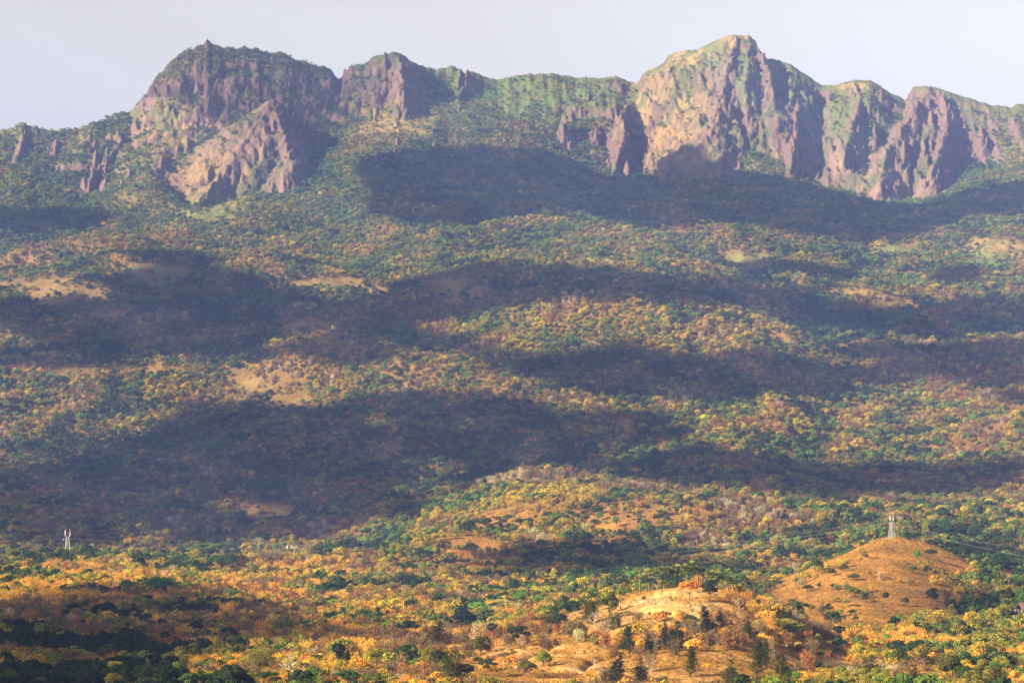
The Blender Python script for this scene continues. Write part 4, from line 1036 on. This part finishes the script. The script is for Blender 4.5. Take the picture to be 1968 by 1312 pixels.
# a scatter of unnamed near plants becomes objects of their own; the rest stays in the mass
tkname = np.array(TK)
appx = hgt * FPX / sd
nearvis = (sd < 2300) & ((b_keep < 0.5) | (sd > 1750)) & (spx > -10) & (spx < 1978) & (spy < 1345)
runv = fld(PYG - run, su, sd)
nearvis &= runv < 12
isshrub = np.isin(kind, P_S + P_T)
sel = np.zeros(NS, bool)
for grp, n_ in ((~isshrub, 205), (isshrub, 190)):
    c_ = np.where(nearvis & grp)[0]
    c_ = c_[np.argsort(-appx[c_])][:n_]
    sel[c_] = True
K2 = {}
for lst, nm in ((P_B, 'round'), (P_U, 'flat'), (P_F, 'feather'), (P_T, 'twig'), (P_S, 'shrub'), (P_C, 'coco'), (P_P, 'fan'), (P_D, 'bare'), (P_W, 'twigtree')):
    for k_ in lst: K2[k_] = nm
WID = dict(round=0.95, flat=1.2, feather=0.52, twig=1.0, shrub=1.25, coco=0.6, fan=0.36, bare=0.85, twigtree=0.85)
auto = []
for i in np.where(sel)[0]:
    kn = K2[kind[i]]
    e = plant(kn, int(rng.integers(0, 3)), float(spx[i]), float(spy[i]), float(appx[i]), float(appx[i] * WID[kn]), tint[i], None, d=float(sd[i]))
    auto.append((e, kn, TK[tk[i]], float(spx[i]), float(spy[i]), float(sd[i]), float(appx[i])))
ZONES = [("in the dark lower hollow", 150, 1240), ("at the dark bottom corner", 60, 1300), ("near the bamboo clump", 500, 1290), ("by the huts at the bottom", 640, 1290), ("in the red brown scrub", 470, 1190),
         ("in the shaded valley before the tan ridge", 760, 1200), ("below the tan ridge", 850, 1295), ("on the eroded tan slope", 1040, 1270), ("at the head of the tan ridge", 1150, 1190),
         ("below the dark feathery row", 1270, 1295), ("on the golden ridge end", 1440, 1200), ("around the tallest feathery tree", 1450, 1290), ("under the pylon hill", 1580, 1230), ("at the bottom below the bare patch", 1660, 1300),
         ("in the bushes right of the pylon hill", 1860, 1190), ("in the corner by the framed hut", 1910, 1280), ("among the golden shrubs", 180, 1150), ("on the pylon hill", 1640, 1130), ("in the brown valley", 1050, 1130)]
CW = dict(dg='dark green', mg='mid green', bg='bright green', ol='olive', yo='yellow green', go='golden', rb='reddish brown', pb='dull brown', pl='pale straw')
KW = dict(round='rounded tree', flat='flat topped tree', feather='feathery tree', twig='twiggy shrub', shrub='leafy shrub', coco='palm', fan='fan palm', bare='bare tree', twigtree='leafless tree')
ORD = "first second third fourth fifth sixth seventh eighth ninth tenth eleventh twelfth thirteenth fourteenth fifteenth sixteenth seventeenth eighteenth nineteenth twentieth".split()
bk = {}
for a in auto:
    zn = min(ZONES, key=lambda z: abs(z[1] - a[3]) + 2.2 * abs(z[2] - a[4]))[0]
    c = 'white barked' if a[1] == 'bare' else CW[a[2]]
    bk.setdefault((c, a[1], zn), []).append(a)
for (c, kn, zn), lst in bk.items():
    lst.sort(key=lambda a: a[3])
    if len(lst) == 1: lst[0][0]['label'] = f"the only {c} {KW[kn]} {zn}"
    elif len(lst) == 2:
        big = max(lst, key=lambda a: a[6])
        for a in lst: a[0]['label'] = f"{'larger' if a is big else 'smaller'} of two {c} {KW[kn]}s {zn}"
    else:
        nr = max(1, math.ceil(len(lst) / 9)); lst.sort(key=lambda a: a[5])
        rows = [lst[q * len(lst) // nr:(q + 1) * len(lst) // nr] for q in range(nr)]
        for q, row in enumerate(rows):
            row.sort(key=lambda a: a[3])
            rn = '' if nr == 1 else (['front row', 'back row'] if nr == 2 else ['front row', 'second row', 'third row', 'fourth row', 'fifth row', 'sixth row'])[q] + ', '
            for s_, a in enumerate(row): a[0]['label'] = f"{c} {KW[kn]} {zn}, {rn}{ORD[s_]} from left"
# keep the mass clear of the hand-placed plants
clear = np.zeros(NS, bool)
for e, kn, tn, px, py, d, h in plants[:len(plants) - len(auto)]:
    rad = (0.35 if kn not in ('fan', 'coco', 'shrub') else 0.2) * h * d / FPX
    clear |= np.hypot(sx - e.location.x, sy - e.location.y) < rad
    # nothing tall right in front of it
    clear |= (np.abs(sx - e.location.x) < rad) & (sy < d) & (sy > d - 30) & (hgt > 0.45 * h * d / FPX) & (sd < 1900)
rest = ~sel & ~clear & ~((sd < 1750) & (b_keep > 0.55) & (rng.random(NS) < 0.6))
ush = rest & isshrub
o = points_object("forest", rest & ~isshrub, kind); tag(o, kind='stuff')
o = points_object("undergrowth", ush, kind); tag(o, kind='stuff')

# tufts of dry grass and low herbs on the open near slopes
gu, gd = [], []
d = 640.0
while d < 1760:
    s_ = 2.0 + (d - 640) / 700; n = int(0.56 * d / s_)
    gu.append(-0.28 + 0.56 * (np.arange(n) + rng.random(n)) / n); gd.append(d + s_ * (rng.random(n) - 0.5)); d += s_
gu, gd = np.concatenate(gu), np.concatenate(gd)
gz = zat(gu, gd); gpx = gu * FPX + CXP; gpy = CYP - gz * FPX / gd
gb = blobs(BARE, gpx, gpy, gd); gn = fbm(gu * gd / 14, gd / 14, 3, 260)
k_ = (gb > 0.12) & (rng.random(len(gu)) < np.clip(0.28 + 0.9 * gn, 0.02, 0.9))
sx, sy, sz = (gu * gd)[k_], gd[k_], gz[k_]
NG = int(k_.sum())
scl = 0.10 + 0.26 * rng.random(NG) ** 2.2
gk = np.array(P_S + P_T)[rng.integers(0, 6, NG)]
gcol = np.array([tv('go', 0.8), tv('yo', 0.9), tv('ol'), tv('pb'), np.array((0.40, 0.23, 0.06))])
tint = gcol[rng.choice(5, NG, p=[0.22, 0.18, 0.14, 0.12, 0.34])] * (0.75 + 0.5 * rng.random((NG, 1)))
o = points_object("grass", np.ones(NG, bool), gk); tag(o, kind='stuff')
# ------------------------------------------------------------------ lattice pylons, cables, huts
def solid(name, c, rough=0.6, noise=0.15):
    m, nt, out = new_mat(name)
    N, L = nt.nodes, nt.links
    g = N.new('ShaderNodeNewGeometry'); no = N.new('ShaderNodeTexNoise'); no.inputs['Scale'].default_value = 0.8; no.inputs['Detail'].default_value = 4
    L.new(g.outputs['Position'], no.inputs['Vector'])
    cr = N.new('ShaderNodeValToRGB')
    cr.color_ramp.elements[0].position = 0.3; cr.color_ramp.elements[0].color = tuple(q * (1 - noise) for q in c) + (1,)
    cr.color_ramp.elements[1].position = 0.7; cr.color_ramp.elements[1].color = tuple(min(1, q * (1 + noise)) for q in c) + (1,)
    L.new(no.outputs[0], cr.inputs[0])
    b = N.new('ShaderNodeBsdfPrincipled'); b.inputs['Roughness'].default_value = rough
    L.new(cr.outputs[0], b.inputs['Base Color']); L.new(b.outputs[0], out.inputs[0])
    return m
m_steel = solid("galvanised_steel", (0.42, 0.39, 0.34)); m_white = solid("white_panel", (0.8, 0.79, 0.75)); m_wire = solid("cable_grey", (0.30, 0.28, 0.28))
m_roofw = solid("white_roof", (0.78, 0.76, 0.74)); m_red = solid("red_wall", (0.33, 0.05, 0.03)); m_wood = solid("brown_boards", (0.16, 0.085, 0.05)); m_tin = solid("dull_tin", (0.40, 0.30, 0.24)); m_dark = solid("dark_thatch", (0.09, 0.06, 0.05), noise=0.3)
def beam(g, a, b, w):
    a, b = np.array(a, float), np.array(b, float)
    tube(g, [a, b], [w / 2 * 1.2, w / 2 * 1.2], 4)
def emit(g, name, mat, parent, thick=None):
    v, f = g.get()
    return mesh_np(name, v, f, [mat], parent=parent)
def pylon(px, py, d, hpx, wpx, label, rot=0.3):
    """a lattice pylon: four tapering legs to a waist, two arms opening above it, panels on the arms"""
    u = (px - CXP) / FPX; h = hpx * d / FPX; b = wpx * d / FPX / 2
    e = bpy.data.objects.new("lattice_pylon", None); C.objects.link(e)
    e.location = (u * d, d, float(zat(u, d)) - 0.2); e.rotation_euler = (0, 0, rot)
    tag(e, label, "pylon", "lattice pylons carrying the power line")
    zw = h * 0.72; bw = b * 0.42
    bar = h * 0.0075
    cor = [(-1, -1), (1, -1), (1, 1), (-1, 1)]
    for cx_, cy_ in cor:
        g = Geo(); beam(g, (cx_ * b, cy_ * b, -1), (cx_ * bw, cy_ * bw, zw), bar * 1.5); emit(g, "leg", m_steel, e)
    g = Geo(); nb = 8
    at_ = lambda t: b + (bw - b) * t
    for k in range(nb):
        t0, t1 = k / nb, (k + 1) / nb
        for i in range(4):
            a_, c_ = cor[i], cor[(i + 1) % 4]
            p0 = np.array([a_[0] * at_(t0), a_[1] * at_(t0), zw * t0]); p1 = np.array([c_[0] * at_(t1), c_[1] * at_(t1), zw * t1])
            q0 = np.array([c_[0] * at_(t0), c_[1] * at_(t0), zw * t0]); q1 = np.array([a_[0] * at_(t1), a_[1] * at_(t1), zw * t1])
            beam(g, p0, p1, bar * 0.8); beam(g, q0, q1, bar * 0.8); beam(g, q1, p1, bar * 0.8)
    emit(g, "bracing", m_steel, e)
    for s in (-1, 1):
        g = Geo()
        x0, x1, x2 = s * bw * 0.8, s * b * 0.95, s * b * 0.75
        z1, z2 = h * 0.82, h
        for yy in (-bw * 0.7, bw * 0.7):
            beam(g, (x0, yy, zw), (x1, yy, z1), bar); beam(g, (x1, yy, z1), (x2, yy * 0.6, z2), bar); beam(g, (x0 * 0.4, yy, zw), (x1 * 0.7, yy, z1 + 0.02 * h), bar * 0.8)
        for k in range(4):
            t = k / 3; zz = z1 + (z2 - z1) * t; xx = x1 + (x2 - x1) * t
            beam(g, (xx, -bw * 0.7, zz), (xx, bw * 0.7, zz), bar * 0.8); beam(g, (xx, -bw * 0.7, zz), (xx * 0.86, bw * 0.6, zz + 0.05 * h), bar * 0.7)
        emit(g, "arm", m_steel, e)
        gp = Geo(); w_ = b * 0.13
        cx_ = (x1 + x2) / 2; za, zb = (h * 0.80, h * 0.97) if s < 0 else (h * 0.76, h * 0.90)
        vv = [(cx_ + i * w_ * (0.7 if k else 1), j * w_ * 0.5, zb if k else za) for k in (0, 1) for i, j in ((-1, -1), (1, -1), (1, 1), (-1, 1))]
        gp.add(vv, [(0, 3, 2, 1), (4, 5, 6, 7), (0, 1, 5, 4), (1, 2, 6, 5), (2, 3, 7, 6), (3, 0, 4, 7)])
        emit(gp, "panel", m_white, e)
    g = Geo()
    beam(g, (-b * 0.85, 0, h * 0.91), (b * 0.85, 0, h * 0.91), bar * 1.2); beam(g, (-b * 1.5, 0, h * 0.70), (b * 1.5, 0, h * 0.70), bar * 1.2)
    emit(g, "crossarm", m_steel, e)
    for s in (-1, 1):
        g = Geo(); beam(g, (s * b * 1.45, 0, h * 0.70), (s * b * 1.45, 0, h * 0.645), bar * 1.6); emit(g, "insulator", m_white, e)
    return e
pylon(130, 1087, 2250, 54, 11, "pale lattice pylon with two white panels, standing among palms", 0.35)
pylon(556, 1077, 2280, 42, 13, "lattice pylon half hidden beside tall pale trunked trees", 0.9)
pylon(1714, 1031, 1615, 43, 11, "lattice pylon standing on the crest of the grassy golden hill", 0.7)
def cable(a, b, sag, label, rad=0.045):
    A, B = W(*a), W(*b)
    t = np.linspace(0, 1, 41)
    p = A + (B - A) * t[:, None]; p[:, 2] -= 4 * sag * t * (1 - t)
    g = Geo(); tube(g, p, np.full(41, rad), 4)
    o = emit(g, "power_line", m_wire, None); tag(o, label, "power line", "power lines strung between the pylons")
for nm, y0, y1, y2 in (("top", 1038, 1034, 1037), ("middle", 1047, 1043, 1046), ("lowest", 1056, 1052, 1056)):
    cable((-260, y0 - 2, 2230), (130, y1, 2250), 2.0, f"{nm} thin cable running from the frame edge to the palm ringed pylon")
    cable((130, y1, 2250), (556, y2 + 4, 2280), 4.0, f"{nm} thin cable spanning from the palm ringed pylon to the half hidden one")
    cable((556, y2 + 4, 2280), (1714, {'top': 996, 'middle': 1003, 'lowest': 1010}[nm], 1615), 23.0, f"{nm} long sagging cable spanning from the half hidden pylon to the hilltop pylon", 0.04)
cable((1714, 1003, 1615), (2300, 1075, 1500), 8.0, "upper cable descending from the hilltop pylon across dark trees")
cable((1714, 1008, 1615), (2300, 1100, 1500), 8.0, "lower cable descending from the hilltop pylon across dark trees")

def box(g, x0, x1, y0, y1, z0, z1):
    vv = [(x, y, z) for z in (z0, z1) for x, y in ((x0, y0), (x1, y0), (x1, y1), (x0, y1))]
    g.add(vv, [(0, 3, 2, 1), (4, 5, 6, 7), (0, 1, 5, 4), (1, 2, 6, 5), (2, 3, 7, 6), (3, 0, 4, 7)])
def hut(px, py, wpx, hpx, mw, mr, label, rot, name="hut", posts=False, d=None):
    u, d0 = hit(px, py); d = d or d0
    e = bpy.data.objects.new(name, None); C.objects.link(e)
    e.location = (u * d, d, float(zat(u, d)) - 0.15); e.rotation_euler = (0, 0, rot)
    w = wpx * d / FPX; h = hpx * d / FPX; dp = w * 0.7; he = h * 0.6
    tag(e, label, "hut")
    if posts:
        for a_ in (-1, 1):
            for c_ in (-1, 1):
                g = Geo(); box(g, a_ * w * .46 - .12, a_ * w * .46 + .12, c_ * dp * .42 - .12, c_ * dp * .42 + .12, -0.4, he); emit(g, "post", m_white, e)
        g = Geo(); box(g, -w * .44, w * .44, dp * .36, dp * .40, 0, he * 0.98); emit(g, "wall", mw, e)
    else:
        g = Geo(); box(g, -w * .42, w * .42, -dp * .4, dp * .4, -0.4, he)
        emit(g, "wall", mw, e)
        g = Geo(); box(g, -w * .08, w * .08, -dp * .4 - .05, -dp * .4 - .01, 0, he * .8); emit(g, "door", m_dark, e)
        for s in (-1, 1):
            g = Geo(); box(g, s * w * .27 - w * .07, s * w * .27 + w * .07, -dp * .4 - .05, -dp * .4 - .01, he * .42, he * .75); emit(g, "window", m_dark, e)
    g = Geo(); t = 0.12
    prof_ = [(-dp * .56, he - .05), (0, h), (dp * .56, he - .05)]
    v = [(x, y, z + q) for x in (-w / 2, w / 2) for q in (0, t) for y, z in prof_]
    f = [(0, 1, 4, 3), (1, 2, 5, 4), (6, 9, 10, 7), (7, 10, 11, 8), (0, 6, 7, 1), (1, 7, 8, 2), (3, 4, 10, 9), (4, 5, 11, 10), (0, 3, 9, 6), (2, 8, 11, 5)]
    g.add(v, f); emit(g, "roof", mr, e)
    g = Geo(); box(g, -w * .5 - .05, w * .5 + .05, -.14, .14, h + t - .06, h + t + .1); emit(g, "ridge_cap", mr, e)
    return e
hut(548, 1309, 22, 14, m_wood, m_roofw, "small hut with bright white roof behind the dead white tree", 0.3)
hut(522, 1311, 34, 9, m_wood, m_tin, "low brown shed with dull tin roof beside the white roofed hut", 0.15, "shed")
hut(655, 1310, 22, 12, m_red, m_tin, "dark red hut under the two tall fan palms", -0.2)
hut(1968, 1190, 30, 34, m_dark, m_dark, "pale framed open hut with dark roof at the edge of the golden scrub", 0.5, "framed_hut", posts=True)
# ------------------------------------------------------------------ haze
m_haze, nt, out = new_mat("haze_air")
pv_ = nt.nodes.new('ShaderNodeVolumePrincipled')
pv_.inputs['Color'].default_value = (0.26, 0.385, 1.0, 1)
pv_.inputs['Density'].default_value = HAZE
pv_.inputs['Anisotropy'].default_value = 0.0
nt.links.new(pv_.outputs[0], out.inputs['Volume'])
x0, x1, y0, y1, z0, z1 = -9600, 9600, -200, 11200, float(Z.min()) - 1.0, float(Z.max()) + 25
hv = [(x, y, z) for z in (z0, z1) for x, y in ((x0, y0), (x1, y0), (x1, y1), (x0, y1))]
hf = [(3, 2, 1, 0), (4, 5, 6, 7), (0, 1, 5, 4), (1, 2, 6, 5), (2, 3, 7, 6), (3, 0, 4, 7)]
haze = mesh_np("haze", hv, hf, [m_haze])
tag(haze, kind='stuff')
